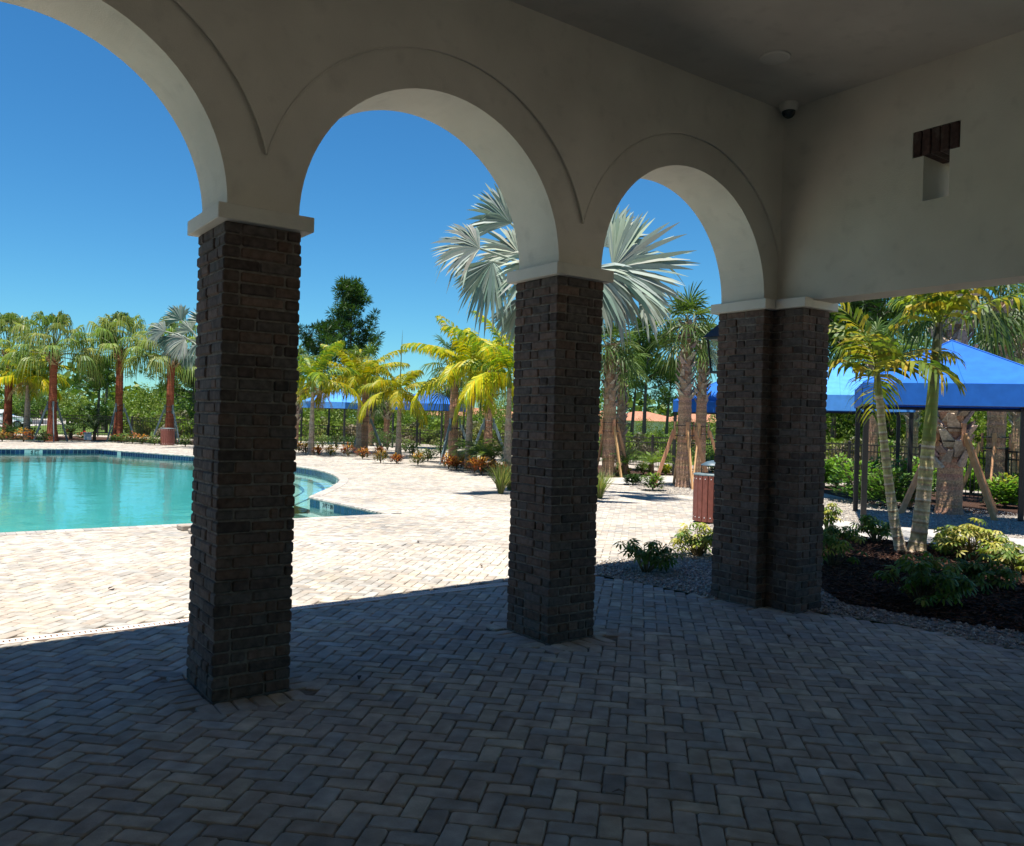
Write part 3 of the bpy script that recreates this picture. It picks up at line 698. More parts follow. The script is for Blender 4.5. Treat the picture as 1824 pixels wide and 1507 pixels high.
# ------------------------------------------------------------------ plants
def jit(c, a=.15): return np.clip(np.array(c)*random.uniform(1-a, 1+a)*np.array([random.uniform(.93, 1.07) for _ in range(3)]), 0, 1)
Zv = np.array([0, 0, 1.])
def frond(mb, o, az, el, L, droop, nl, ll, lw, cols, hang=.45, lift=.25, rw=.012, sweep=.75):
    n = 14; s = np.linspace(0, 1, n); e = el-droop*s**1.25
    dxy = np.array([math.cos(az), math.sin(az)]); st = L/(n-1)
    P = [np.array(o, float)]
    for i in range(n-1): P.append(P[-1]+np.array([dxy[0]*math.cos(e[i]), dxy[1]*math.cos(e[i]), math.sin(e[i])])*st)
    P = np.array(P); side = np.array([-dxy[1], dxy[0], 0])
    mb.tube(P, np.linspace(rw, rw*.3, n), 4, jit(cols[0], .1), False)
    for k in range(nl):
        t = .10+.89*k/(nl-1)+random.uniform(-.006, .006); t = min(t, .995); i = min(int(t*(n-1)), n-2); f = t*(n-1)-i
        B = P[i]*(1-f)+P[i+1]*f; T = P[i+1]-P[i]; T /= np.linalg.norm(T); N = np.cross(T, side); N = N if N[2] > 0 else -N
        l = ll*(math.sin(math.pi*(.16+.78*t))**.6)*random.uniform(.88, 1.08)
        for sg in (-1, 1):
            sw = sweep*(.6+.7*t)+random.uniform(-.12, .12)
            d = side*sg*math.cos(sw)+T*math.sin(sw)+N*(lift+random.uniform(-.12, .12)); d /= np.linalg.norm(d)
            p1 = B+d*l*.45-Zv*hang*l*.10; p2 = B+d*l*.80-Zv*hang*l*.42; p3 = B+d*l*.95-Zv*hang*l*(.75+random.uniform(-.1, .25))
            c = jit(cols[random.randrange(len(cols))], .18)
            mb.strip([B, p1, p2, p3], [lw*.5, lw, lw*.75, lw*.06], T*.93+N*.3*sg, c)
    return P
def fan(mb, o, az, el, pet, rad, nseg, spread, droop, cols, w, cup=.25, sag=.2, pw=.012, pcol=(.16, .17, .05), plunge=0.):
    d0 = np.array([math.cos(az)*math.cos(el), math.sin(az)*math.cos(el), math.sin(el)]); o = np.array(o, float)
    pts = [o+d0*pet*t-Zv*sag*pet*t*t for t in np.linspace(0, 1, 6)]; mb.tube(pts, np.linspace(pw*1.4, pw*.8, 6), 4, jit(pcol, .1), False)
    H = pts[-1]; d = pts[-1]-pts[-2]; d /= np.linalg.norm(d)
    if plunge: d = d-Zv*plunge; d /= np.linalg.norm(d)
    s = np.array([-math.sin(az), math.cos(az), 0]); N = np.cross(d, s); N = N if N[2] > 0 else -N
    blade(mb, H, d, s, N, rad, nseg, spread, droop, cols, w, cup)
def blade(mb, H, d, s, N, rad, nseg, spread, droop, cols, w, cup):
    base = jit(cols[random.randrange(len(cols))], .1)
    for k in range(nseg):
        a = spread*(2*k/(nseg-1)-1); lf = (1-.22*abs(a)/spread)*random.uniform(.9, 1.08)
        v = d*math.cos(a)+s*math.sin(a)+N*(cup*(1-math.cos(a))*.6+random.uniform(-.06, .06)); v /= np.linalg.norm(v); sd = np.cross(v, N); sd /= np.linalg.norm(sd)
        tl = .45 if k % 2 else -.45; sd2 = sd*.9+N*tl; dr = droop*random.uniform(.7, 1.35) if random.random() > .2 else droop+random.uniform(.2, .7)
        F = (0, .3, .58, .82, 1.); pp = [H+v*rad*lf*f*(1-.35*min(dr, 1)*max(0, f-.45))-Zv*dr*rad*max(0, f-.38)**1.5*1.6 for f in F]
        mb.strip(pp, [w*.12, w*.9, w, w*.6, w*.05], sd2, jit(base*.5+.5*np.array(cols[random.randrange(len(cols))]), .12))
def trunk_tube(name, par, pts, rad, col, mat_, rough=.03, n=12, step=.05):
    """bark tube with lumpy rings"""
    P = np.array(pts, float); seg = np.r_[0, np.cumsum(np.linalg.norm(np.diff(P, axis=0), axis=1))]; Lt = seg[-1]; k = max(6, int(Lt/step))
    t = np.linspace(0, Lt, k); Q = np.stack([np.interp(t, seg, P[:, i]) for i in range(3)], -1); r = np.interp(t, seg, rad)
    r = r*(1+RNG.uniform(-rough, rough, k)); m = MB(); cols = np.array([jit(col, .18) for _ in range(k)])
    m.tube(Q, r, n, col, True, cols); return m.build(name, mat_, par, True)
def boots(par, P0, P1, r, n, col, size=.16, out=.5):
    m = MB(); P0 = np.array(P0, float); P1 = np.array(P1, float)
    for i in range(n):
        t = (i+.5)/n; a = i*2.39996+random.uniform(-.15, .15); d = np.array([math.cos(a), math.sin(a), 0]); s = np.array([-d[1], d[0], 0]); sz = size*random.uniform(.8, 1.2)
        p = P0*(1-t)+P1*t+d*r*.85; up = Zv*.85+d*out+s*random.choice((-.5, .5)); up /= np.linalg.norm(up); b = np.cross(up, s); th = sz*.13; c = jit(col, .28)
        w0, w1 = sz*.42, sz*.2; q = p+up*sz*1.25
        V = [p-s*w0-b*th, p+s*w0-b*th, p+s*w0+b*th, p-s*w0+b*th, q-s*w1-b*th*.5, q+s*w1-b*th*.5, q+s*w1+b*th*.5, q-s*w1+b*th*.5]
        m.add(V, [(4, 5, 6, 7), (0, 1, 5, 4), (1, 2, 6, 5), (2, 3, 7, 6), (3, 0, 4, 7)], c)
    return m.build('leaf_bases', M['bark'], par)
YEL = [(.38, .35, .008), (.44, .33, .006), (.28, .31, .010), (.17, .24, .012), (.42, .37, .010)]
YGR = [(.13, .21, .012), (.19, .27, .014), (.30, .30, .010), (.08, .15, .012)]
GRN = [(.045, .085, .018), (.065, .115, .022), (.09, .14, .028), (.12, .16, .035)]
DGR = [(.018, .045, .010), (.028, .062, .014), (.04, .08, .018)]
SIL = [(.24, .28, .23), (.18, .235, .20), (.34, .36, .29), (.13, .18, .155), (.29, .30, .235)]
RIB = [(.13, .21, .035), (.19, .25, .05), (.08, .15, .03), (.25, .27, .08)]

def feather_palm(P, ztop, label, nfr=11, L=1.75, cols=YEL, r=(.13, .06), lean=(0, 0), dead=0, el=(1.3, .12), spear=0, group='young yellow-green feather palms', crown_len=.55, tcol=(.34, .27, .20), ll=.42, az0=None, lw=.030):
    t = thing('feather_palm', label, 'palm tree', (*P, 0), 0, group); lx, ly = lean; h = ztop
    pts = [(lx*(f**1.4), ly*(f**1.4), h*f) for f in np.linspace(0, 1, 8)]
    trunk_tube('trunk', t, pts, np.interp(np.linspace(0, 1, 8), [0, .12, .5, 1], [r[0]*1.25, r[0], r[0]*.8, r[1]]), tcol, M['bark'], .03, 10, .09)
    top = np.array([lx, ly, h]); m = MB()
    cs = MB(); cs.tube([top-Zv*.02, top+Zv*crown_len*.5, top+Zv*crown_len], [r[1]*1.25, r[1]*1.05, r[1]*.5], 10, (.16, .22, .05)); cs.build('crownshaft', M['palmleaf'], t, True)
    top = top+Zv*crown_len*.8
    nfr += 1
    for i in range(nfr):
        u = i/(nfr-1); e = el[0]+(el[1]-el[0])*u+random.uniform(-.12, .12); az = (az0 or 0)+i*2.39996+random.uniform(-.2, .2)
        cc = cols if u < .75 else YEL
        frond(m, top-Zv*.1*u, az, e, 1.14*L*random.uniform(.85, 1.1), 1.0+.45*u+random.uniform(-.15, .2), 40, ll*1.1, lw*1.1, cc, hang=.75+.5*u, lift=.12)
    for i in range(dead):
        frond(m, top-Zv*.2, random.uniform(0, 6.3), -.5, L*.6, .9, 20, ll*.7, .012, [(.30, .18, .07), (.35, .24, .12)], hang=.9)
    m.build('crown', M['palmleaf'], t)
    if spear:
        s = MB(); s.tube([top, top+Zv*spear*.6+np.array([.02, 0, 0]), top+Zv*spear+np.array([.05, 0, 0])], [.03, .02, .003], 6, (.22, .24, .08)); s.build('spear_leaf', M['palmleaf'], t)
    return t
def fan_palm(P, ztop, label, r=.17, boot_from=.55, nfr=18, pet=.75, rad=.75, cols=GRN, droop=.55, tcol=(.36, .21, .13), group='booted sabal palms', els=(1.35, -.5), nseg=22, w=.022, bsz=.2, rtop=None, bcol=(.34, .27, .22), narrow=1.0, z0=0):
    t = thing('fan_palm', label, 'palm tree', (*P, z0), 0, group); h = ztop
    trunk_tube('trunk', t, [(0, 0, -.05), (0, 0, .25), (0, 0, h*.5), (0, 0, h)], [r*1.25, r*1.05, r, (rtop or r*.8)], tcol, M['fibre'], .05, 12, .06)
    if boot_from < 1: boots(t, (0, 0, h*boot_from), (0, 0, h*1.0), r*1.05, max(12, int(h*(1-boot_from)*26)), bcol, bsz)
    m = MB()
    for i in range(nfr):
        u = i/(nfr-1); e = els[0]+(els[1]-els[0])*u+random.uniform(-.12, .12)
        fan(m, (0, 0, h+.06-.2*u), i*2.39996+random.uniform(-.25, .25), e, pet*random.uniform(.8, 1.1), rad*random.uniform(.85, 1.1), nseg, 2.0*narrow, droop*(.6+.8*u), cols, w, sag=.15+.25*u)
    m.build('crown', M['palmleaf'], t); return t
def ribbon_palm(P, ztop, label, H):
    t = thing('ribbon_fan_palm', label, 'palm tree', (*P, 0), random.uniform(0, 6), 'tall ribbon fan palms with red trunks'); h = ztop
    trunk_tube('trunk', t, [(0, 0, -.05), (0, 0, .5), (0, 0, 1.4), (0, 0, h*.8), (0, 0, h)], [.34, .24, .19, .17, .2], (.25, .075, .04), M['bark'], .04, 12, .07)
    boots(t, (0, 0, h-.35), (0, 0, h+.25), .17, 26, (.30, .2, .1), .26, .8)
    m = MB(); n = 30
    for i in range(n):
        u = i/(n-1); e = 1.45-1.35*u+random.uniform(-.1, .1)
        fan(m, (0, 0, h+.3-.2*u), i*2.39996, e, (2.0-.35*u)*random.uniform(.85, 1.08), 1.0, 24, 1.9, 1.1, RIB, .030, sag=.10+.16*u, pw=.016)
    m.build('crown', M['palmleaf'], t); return t
# hub right, up, away of the crown base (m); pointing angle; half spread (rad); blade length; droop
BISFANS = [(-1.80, .72, -.3, 168, 1.25, 1.05, .22), (-1.55, .55, .1, 250, 1.1, 1.12, .10), (-1.20, 1.35, .2, 128, 1.2, 1.10, .18), (.86, .42, -.2, 22, 1.30, 1.72, .10), (.90, .35, .3, 286, .95, 1.15, .06),
           (.75, 1.05, .7, 60, 1.3, 1.15, .15), (-.35, 1.35, .8, 100, 1.4, 1.1, .15), (-.5, .3, -1.0, 215, 1.3, 1.1, .3), (.3, .2, -1.1, 300, 1.3, 1.1, .3), (-.9, -.1, .5, 262, 1.0, 1.0, .1), (.2, -.2, .9, 275, 1.2, 1.0, .2), (1.5, .1, .6, 330, 1.1, .9, .25), (-1.0, .9, 1.0, 150, 1.2, 1.1, .2)]
def bismarck(P, ztop, label, sc=1., nfr=17, seed=3):
    random.seed(seed); t = thing('silver_fan_palm', label, 'palm tree', (*P, 0), 0, 'silver fan palms'); h = ztop
    trunk_tube('trunk', t, [(0, 0, -.05), (0, 0, .4), (0, 0, h*.6), (0, 0, h)], [.30, .24, .2, .22], (.26, .22, .18), M['bark'], .03, 14, .07)
    boots(t, (0, 0, h-.7), (0, 0, h), .22, 18, (.30, .31, .26), .34, .7)
    m = MB(); top = np.array([0, 0, h]); rt = np.array([*_rt, 0]); fw = np.array([*_fw, 0])
    for (hx, hz, hy, an, sprd, rad, dr) in BISFANS:
        H = np.array([0, 0, 4.75])*0+top+rt*hx*sc+Zv*hz*sc+fw*hy*sc; a = R(an); d = rt*math.cos(a)+Zv*math.sin(a)+fw*hy*.25; d /= np.linalg.norm(d)
        N = -fw*.9+Zv*.55*abs(math.cos(a))+rt*random.uniform(-.3, .3); N -= d*(N@d); N /= np.linalg.norm(N); sd = np.cross(N, d)
        mid = (top+H)*.5+Zv*.12; m.tube([top-Zv*.1, mid, H], [.045, .034, .026], 6, (.30, .33, .26), False)
        blade(m, H, d, sd, N, rad*sc, 46, sprd, dr, SIL, .040*sc*(.6+.4*rad), .35)
    m.build('crown', M['silver'], t); random.seed(seed+50); return t
def brace(P, z, r, n, a0, col, matn, reach, label, w=.045):
    """timber or metal props strapped round a trunk"""
    t = thing('palm_brace', label, 'tree brace', (*P, 0), 0, 'props strapped round newly planted palms')
    s = MB(); th = np.linspace(0, 2*math.pi, 17)
    for zz in (z+.10, z-.16): s.tube([((r+.045)*math.cos(q), (r+.045)*math.sin(q), zz) for q in th], .011, 4, (.10, .05, .03), False)
    s.build('strap', M['metal'], t)
    for i in range(n):
        a = a0+i*2*math.pi/n; d = np.array([math.cos(a), math.sin(a), 0]); k = MB(); ang = math.atan2(d[1], d[0])
        Mx = Matrix.Translation((*(d[:2]*(r+.03)), z-.02))@Matrix.Rotation(ang, 4, 'Z'); k.bbox((-.02, -.045, -.24), (.025, .045, .22), .004, jit(col, .1), Mx); k.build('batten', M[matn], t)
        m = MB(); A = np.array([*(d[:2]*(r+.06)), z-.02]); B = np.array([*(d[:2]*reach), -.03]); L = np.linalg.norm(B-A); q = Vector(B-A).to_track_quat('Z', 'Y').to_matrix().to_4x4()
        m.bbox((-w*.5, -w, 0), (w*.5, w, L), .004, jit(col, .12), Matrix.Translation(A)@q); m.build('stake', M[matn], t)
    return t
LUM = (.50, .27, .14); GML = (.09, .125, .135)

# --- silver palms
P = AT(1006, 17.6); bismarck(P, 4.45, 'large silver-blue fan palm rising behind the second brick pillar', 1.06, 16, 5)
P = AT(358, 36.5); bismarck(P, 4.5, 'silver fan palm showing past the left edge of the first brick pillar, beyond the pool', .88, 16, 9)
# --- red trunked ribbon palms
for px, py, yt, lab in ((14, 786, 639, 'red-trunked ribbon palm at the far left edge behind the young yellow palm'), (92, 786, 639, 'red-trunked ribbon palm braced right of the young yellow palm beyond the pool'),
                        (210, 786, 632, 'tallest red-trunked ribbon palm, standing midway along the far pool edge'), (301, 790, 644, 'red-trunked ribbon palm standing behind the slatted brown bin')):
    P = G(px, py); P = AT(px, 43.0) if px < 50 else P; ribbon_palm(P, ZAT(px, yt, P), lab, 0)
for px, py, a0, lab in ((92, 786, 2.6, 'grey-green props leaning on the ribbon palm nearest the left edge'), (210, 786, 3.9, 'grey-green props leaning on the tallest ribbon palm'), (301, 790, 3.0, 'grey-green props on the ribbon palm behind the brown bin')):
    brace(G(px, py), 1.75, .2, 3, a0, GML, 'gmetal', .85, lab, .042)
# --- young feather palms
feather_palm(G(46, 783), 2.75, 'young yellow-green palm with browned fronds beyond the far pool edge', 12, 2.1, YGR+YEL[:2], dead=4, ll=.5)
feather_palm(G(40, 781)+np.array([.25, .2]), 2.6, 'second stem of yellow-green palm growing beside the browned young palm', 8, 1.7, YGR, ll=.45, group=None)
feather_palm(G(554, 810), ZAT(554, 697, G(554, 810)), 'slim yellow palm with dead skirt, first right of the first brick pillar', 11, 2.0, YGR, dead=5, ll=.52, az0=.3)
feather_palm(G(638, 808), ZAT(638, 700, G(638, 808)), 'full golden yellow palm in front of the left blue canopy', 15, 2.2, YEL, ll=.55, az0=1.2)
feather_palm(G(709, 815), ZAT(709, 712, G(709, 815)), 'slender yellow palm with a tall spear leaf between the two blue canopies', 9, 1.75, YEL, spear=2.4, ll=.5, az0=2.5, el=(1.1, -.2))
feather_palm(G(834, 836), ZAT(834, 690, G(834, 836)), 'bright yellow arching palm with grey stem beside the orange crotons', 13, 2.1, YEL, ll=.56, az0=.9)
feather_palm(G(903, 845), ZAT(903, 690, G(903, 845)), 'tall yellow-green palm against the left edge of the second brick pillar', 13, 2.2, YGR+YEL[:3], ll=.58, az0=2.0, r=(.13, .06))
# --- sabal palms
for px, py, yt, bf, nf, pe, ra, lab in (
    (648, 806, 655, .82, 18, .9, .8, 'brown-trunked fan palm braced behind the golden yellow palm'),
    (806, 826, 655, .80, 20, .95, .85, 'brown fibrous fan palm braced right of the dark blue canopy'),
    (870, 800, 660, .72, 16, .9, .8, 'fan palm with shaggy boots behind the bright yellow arching palm'),
    (661, 790, 705, .55, 14, .8, .7, 'short booted fan palm behind the golden palm, left of its pair'),
    (689, 790, 705, .50, 14, .8, .7, 'short booted fan palm just left of the spear-leaf palm'),
    (797, 800, 690, .9, 14, .8, .7, 'smooth tan fan palm under the right end of the dark blue canopy'),
    (527, 800, 650, .25, 16, .9, .8, 'rough booted fan palm touching the right edge of the first brick pillar')):
    P = G(px, py) if py > 801 else AT(px, 46 if px != 870 else 33)
    fan_palm(P, ZAT(px, yt, P), lab, .165, bf, nf, pe, ra, GRN, .6, bsz=.26)
brace(G(648, 806), 1.55, .2, 3, 3.7, GML, 'gmetal', .9, 'grey-green props on the fan palm behind the golden palm', .05)
brace(G(806, 826), 1.45, .2, 3, 3.6, GML, 'gmetal', .85, 'grey-green props on the fan palm right of the dark blue canopy', .045)
brace(AT(870, 33), 1.5, .2, 3, 3.2, GML, 'gmetal', .9, 'grey-green props on the shaggy fan palm seen left of the second pillar', .05)
for px, py, yt, r, bf, nf, lab in (
    (1083, 848, 612, .27, .50, 20, 'thick tan fan palm with a shaggy top right of the second brick pillar'),
    (1104, 838, 640, .22, .30, 14, 'dark booted fan palm just behind the thick tan one'),
    (1216, 868, 575, .245, .52, 20, 'timber-braced fan palm with long boots, left of the lantern'),
    (1246, 852, 612, .23, .55, 18, 'fan palm with slim tan trunk directly behind the lantern')):
    P = G(px, py); fan_palm(P, ZAT(px, yt, P), lab, r*.72, bf, nf, .5, .85, GRN, .32, tcol=(.42, .26, .165), bsz=.17, els=(1.45, -.55), w=.02, rtop=r*.5)
for px, py, r, a0, n, lab in ((1083, 848, .24, 4.5, 4, 'timber props round the thick tan palm right of the second pillar'), (1216, 868, .22, 4.2, 4, 'timber props round the fan palm left of the lantern'), (1246, 852, .2, 5.2, 4, 'timber props round the fan palm behind the lantern')):
    brace(G(px, py), 1.52 if px != 1083 else 1.55, r, n, a0, LUM, 'lumber', .78, lab)
P = G(1690, 915); fan_palm(P, 4.6, 'massive fan palm with large criss-cross boots behind the nearest blue canopy', .225, .19, 18, .9, .9, GRN, .6, tcol=(.50, .29, .18), bsz=.30, bcol=(.46, .35, .28))
brace(P, 1.62, .29, 4, 5.9, LUM, 'lumber', 1.15, 'timber props round the massive booted palm', .055)
P = G(1771, 897); fan_palm(P, ZAT(1771, 540, P), 'tall fan palm with smooth tan lower trunk behind the nearest canopy at right', .2, .55, 18, .8, .8, GRN, .55, tcol=(.42, .26, .16), bsz=.26)
brace(P, 1.45, .25, 4, 5.0, LUM, 'lumber', .8, 'timber props round the tall fan palm at far right')
for px, d, yt, lab in ((1553, 27, 620, 'slim tan fan palm seen under the far blue canopy beside the leaning palm'), (1625, 30, 640, 'booted fan palm under the right end of the far blue canopy'), (1815, 26, 600, 'grey booted fan palm at the right edge of the view')):
    P = AT(px, d); fan_palm(P, ZAT(px, yt, P), lab, .2, .4 if px != 1553 else .85, 14, .8, .75, GRN, .6, tcol=(.36, .22, .14))
# --- the leaning pair in the mulch
def clump_palm(px0, py0, px1, py1, crown, label, r, nfr, L, az0, el=1.35, dl=1.15):
    P = G(px0, py0); Q = P+_rt*((px1-px0)/FPX*dep(P)); z = ZAT(px1, py1, Q); d = Q-P
    t = thing('ringed_palm', label, 'palm tree', (*P, 0), 0, 'leaning ringed palms'); f = np.linspace(0, 1, 9)
    pts = np.array([(d[0]*(q**.75), d[1]*(q**.75), z*q) for q in f]); m = MB(); k = 110
    zz = np.linspace(0, 1, k); Q3 = np.stack([np.interp(zz, f, pts[:, i]) for i in range(3)], -1); rad = np.interp(zz, [0, .06, .3, .62, 1], [r*1.45, r*1.15, r, r*.84, r*.72])
    cs_f = crown
    k0 = 6 if r > .1 else 5; ring = np.arange(k) % k0 == 0; rad = rad*np.where(ring & (zz < cs_f), 1.05, 1.0)
    cols = np.array([jit((.66, .55, .40) if ring[i] else (.44, .33, .20) if (i % k0 == k0-1) else ((.58, .46, .30) if zz[i] < .3 else (.52, .46, .22)), .08) for i in range(k)]); e = int(k*cs_f)
    m.tube(Q3[:e+1], rad[:e+1], 16, (1, 1, 1), True, cols[:e+1]); m.build('trunk', M['bark'], t, True)
    c2 = np.array([jit((.26, .29, .09) if q < .45 else (.20, .21, .11) if q < .85 else (.09, .10, .07), .06) for q in np.linspace(0, 1, k-e)]); m = MB(); rr = rad[e:]*np.linspace(1.06, .85, k-e); m.tube(Q3[e:], rr, 14, (1, 1, 1), True, c2); m.build('crownshaft', M['palmleaf'], t, True)
    m = MB(); top = Q3[-1]
    for i in range(nfr):
        u = i/(nfr-1); az = az0+i*2.39996
        frond(m, top-Zv*(.02+.1*u), az, el-dl*u+random.uniform(-.1, .1), L*random.uniform(.85, 1.1), .9+.4*u, 18, .50, .034, [(.20, .24, .02), (.12, .18, .02), (.32, .30, .03), (.08, .14, .02), (.36, .28, .03)], hang=.5+.3*u, lift=.15, rw=.011, sweep=.7)
    m.build('crown', M['palmleaf'], t)
clump_palm(1606, 985, 1551, 652, .84, 'slim ringed palm leaning left out of the mulch bed', .060, 8, 1.3, 2.6)
clump_palm(1632, 985, 1660, 575, .49, 'thick ringed palm with green crownshaft leaning right in the mulch bed', .090, 11, 2.2, .4, 1.5, .85)

# --- pines
def pine(P, ztop, zbase, label, spread=2.6, seed=1, nb=26, r=.2, col=DGR, tuft=.55, z0=-.3, ground=-.35):
    random.seed(seed); t = thing('pine_tree', label, 'pine tree', (*P, ground), 0, 'pines beyond the fence'); H = ztop-ground; m = MB(); c = MB()
    bend = random.uniform(-.3, .3); axis = lambda q: np.array([bend*math.sin(q*2.5), .2*math.sin(q*3+1), H*q])
    m.tube([axis(q) for q in np.linspace(0, .99, 12)], np.linspace(r, r*.15, 12), 7, (.13, .10, .085)); q0 = (zbase-ground)/H
    for i in range(nb):
        u = random.random()**.8; q = q0+(1-q0)*u; a = i*2.39996; B = axis(min(q, .98)); L = spread*(1-.72*u)*(.55+.5*random.random())*(1 if u > .08 else .7)
        d = np.array([math.cos(a), math.sin(a), .15+.5*u]); d /= np.linalg.norm(d)
        pts = [B+d*L*s+Zv*.25*L*s*s for s in (0, .4, .75, 1)]; m.tube(pts, [r*.3*(1-.5*u), r*.2*(1-.5*u), r*.12, r*.05], 4, (.11, .085, .07), False)
        for s in np.linspace(.45, 1.05, max(3, int(L*1.9))):
            q_ = B+d*L*s+Zv*.25*L*s*s+np.array([random.gauss(0, .2), random.gauss(0, .2), random.gauss(0, .15)])*min(1.5, .4+L*.4)
            cc = jit(col[random.randrange(len(col))], .2); rr = tuft*random.uniform(.55, 1.0)
            for _ in range(52):
                v = np.array([random.gauss(0, 1), random.gauss(0, 1), random.gauss(.35, .8)]); v /= np.linalg.norm(v); p = q_+v*rr*random.uniform(.1, .6); ln = rr*random.uniform(.5, .9); cj = jit(cc, .2)
                s2 = np.cross(v, (random.random(), random.random(), random.random())); s2 /= np.linalg.norm(s2)+1e-9
                c.add([p-s2*.02, p+s2*.02, p+v*ln*.6+s2*.024, p+v*ln, p+v*ln*.6-s2*.024], [(0, 1, 2, 3, 4)], cj)
    m.build('trunk', M['bark'], t); c.build('crown', M['leaf'], t); random.seed(seed+100); return t
for i, (px, d, yt, yb, sp, lab) in enumerate((
    (616, 62, 514, 672, 3.3, 'tall dark pine towering above the golden yellow palm'), (575, 66, 585, 690, 3.6, 'lower pine crown left of the tall dark pine'),
    (185, 80, 585, 660, 1.5, 'thin bare-stemmed pine between the ribbon palms'), (338, 60, 645, 715, 3.4, 'bushy pine beside the left edge of the first pillar'), (173, 70, 650, 700, 2.6, 'broad pine left of the tallest ribbon palm'),
    (1152, 55, 577, 700, 3.2, 'largest pine in the right arch, with a bare stem'), (1128, 62, 640, 715, 2.6, 'slimmer pine just left of the largest pine in the right arch'), (1190, 66, 655, 722, 2.6, 'small pine between the two braced fan palms'),
    (1555, 40, 545, 690, 4.2, 'dark spreading pine above the far blue canopy'), (1490, 44, 560, 690, 3.6, 'dark pine close behind the corner pillar'), (1815, 38, 560, 705, 3.6, 'pine with bare twigs at the right edge of the view'), (1752, 55, 640, 725, 3., 'low pine between the tall fan palm and the canopy peak'), (862, 60, 640, 720, 2.4, 'bare-stemmed pine behind the bright yellow arching palm'))):
    P = AT(px, d); pine(P, ZAT(px, yt, P), ZAT(px, yb, P), lab, sp, 20+i, 50 if i == 0 else 34 if sp > 3 else 22, .17 if sp < 4 else .26, DGR if i in (0, 1, 8, 9) else DGR[1:]+GRN[:2], .62)

# --- broadleaf background
def blob_tree(name, label, cat, seed, w, h, nleaf, ls, cols, trunk=True, low=.0, mat_='leaf', group=None, nc=26):
    random.seed(seed); rg = np.random.default_rng(seed); t = thing(name, label, cat, (0, 0, 0), 0, group)
    cen = rg.normal(0, 1, (nc, 3)); cen /= np.linalg.norm(cen, axis=1)[:, None]; cen *= rg.uniform(.35, .95, (nc, 1)); cen = cen*np.array([w*.5, w*.5, h*.42*(1-low)])+np.array([0, 0, h*(.5+.5*low*.6)])
    rad = rg.uniform(.16, .30, nc)*min(w, h); per = nleaf//nc; m = MB()
    for k in range(nc):
        d = rg.normal(0, 1, (per, 3)); d /= np.linalg.norm(d, axis=1)[:, None]; p = cen[k]+d*rad[k]*rg.uniform(.55, 1.05, (per, 1))*np.array([1, 1, .8]); p[:, 2] = np.maximum(p[:, 2], .02)
        nrm = d+rg.normal(0, .7, (per, 3)); nrm /= np.linalg.norm(nrm, axis=1)[:, None]; a = np.cross(nrm, rg.normal(0, 1, (per, 3))); a /= np.linalg.norm(a, axis=1)[:, None]; b = np.cross(nrm, a)
        s = ls*rg.uniform(.6, 1.3, (per, 1)); V = np.stack([p-a*s, p-b*s*.45, p+a*s, p+b*s*.45], 1).reshape(-1, 3)
        base = np.array(cols)[rg.integers(len(cols))]; C = np.clip(base*rg.uniform(.7, 1.35, (per, 1)), 0, 1); m.add(V, (np.arange(per)*4)[:, None]+np.arange(4), C)
    m.build('crown', M[mat_], t)
    if trunk:
        q = MB(); q.tube([(0, 0, -.1), (.05, 0, h*.25), (0, .05, h*.55)], [w*.035, w*.028, w*.012], 7, (.12, .09, .07))
        for k in range(5): q.tube([(0, 0, h*.3), tuple(cen[k]*.6+np.array([0, 0, h*.12])), tuple(cen[k])], [w*.016, w*.01, w*.004], 5, (.12, .09, .07), False)
        q.build('trunk', M['bark'], t)
    return t
BG = [(.045, .095, .012), (.075, .14, .016), (.12, .18, .022), (.15, .205, .028), (.03, .065, .010)]
GAP = lambda px: 'through the left arch' if px < 345 else 'through the middle arch' if px < 915 else 'through the right arch' if px < 1280 else 'right of the corner pillar'
_o = 'first second third fourth fifth sixth seventh eighth ninth tenth eleventh twelfth thirteenth fourteenth fifteenth sixteenth seventeenth eighteenth nineteenth twentieth'.split()
ORD = ['leftmost']+[w+' from left' for w in _o[1:]]+['twenty-'+w+' from left' for w in _o[:9]]
def row(items, noun, build_first, cat, group, rz=None):
    """copies of the prototypes at (px, depth, scale, ground, variant); labels count from the left in each opening"""
    items = sorted(items, key=lambda q: q[0]); cnt = {}; tot = {}
    for it in items: tot[GAP(it[0])] = tot.get(GAP(it[0]), 0)+1
    used = set()
    for it in items:
        px, d, sc, z, v = it[:5]; g = GAP(px); k = cnt.get(g, 0); cnt[g] = k+1
        lab = f'{ORD[k] if tot[g] > 1 else "only"} of the {noun} seen {g}'
        if v not in used: used.add(v); o = build_first(v, lab); o.location = (*map(float, AT(px, d)), z); o.rotation_euler = (0, 0, random.uniform(0, 6.3)); o.scale = (sc,)*3; PROTO[(group, v)] = o
        else: o = dup(PROTO[(group, v)], (*AT(px, d), z), random.uniform(0, 6.3), lab, sc)
        if len(it) > 5: o.scale = (sc, sc, sc*it[5])
PROTO = {}
random.seed(11)
def bt(v, lab): return blob_tree('leafy_tree', lab, 'tree', 40+v, 5.5+v*.8, 5+v*.5, 4200, .15, [BG, BG[1:4], [BG[0], BG[4], BG[1]], BG[2:4]+[(.13, .17, .03)]][v], True, .0, 'leaf', 'leafy trees beyond the fence')
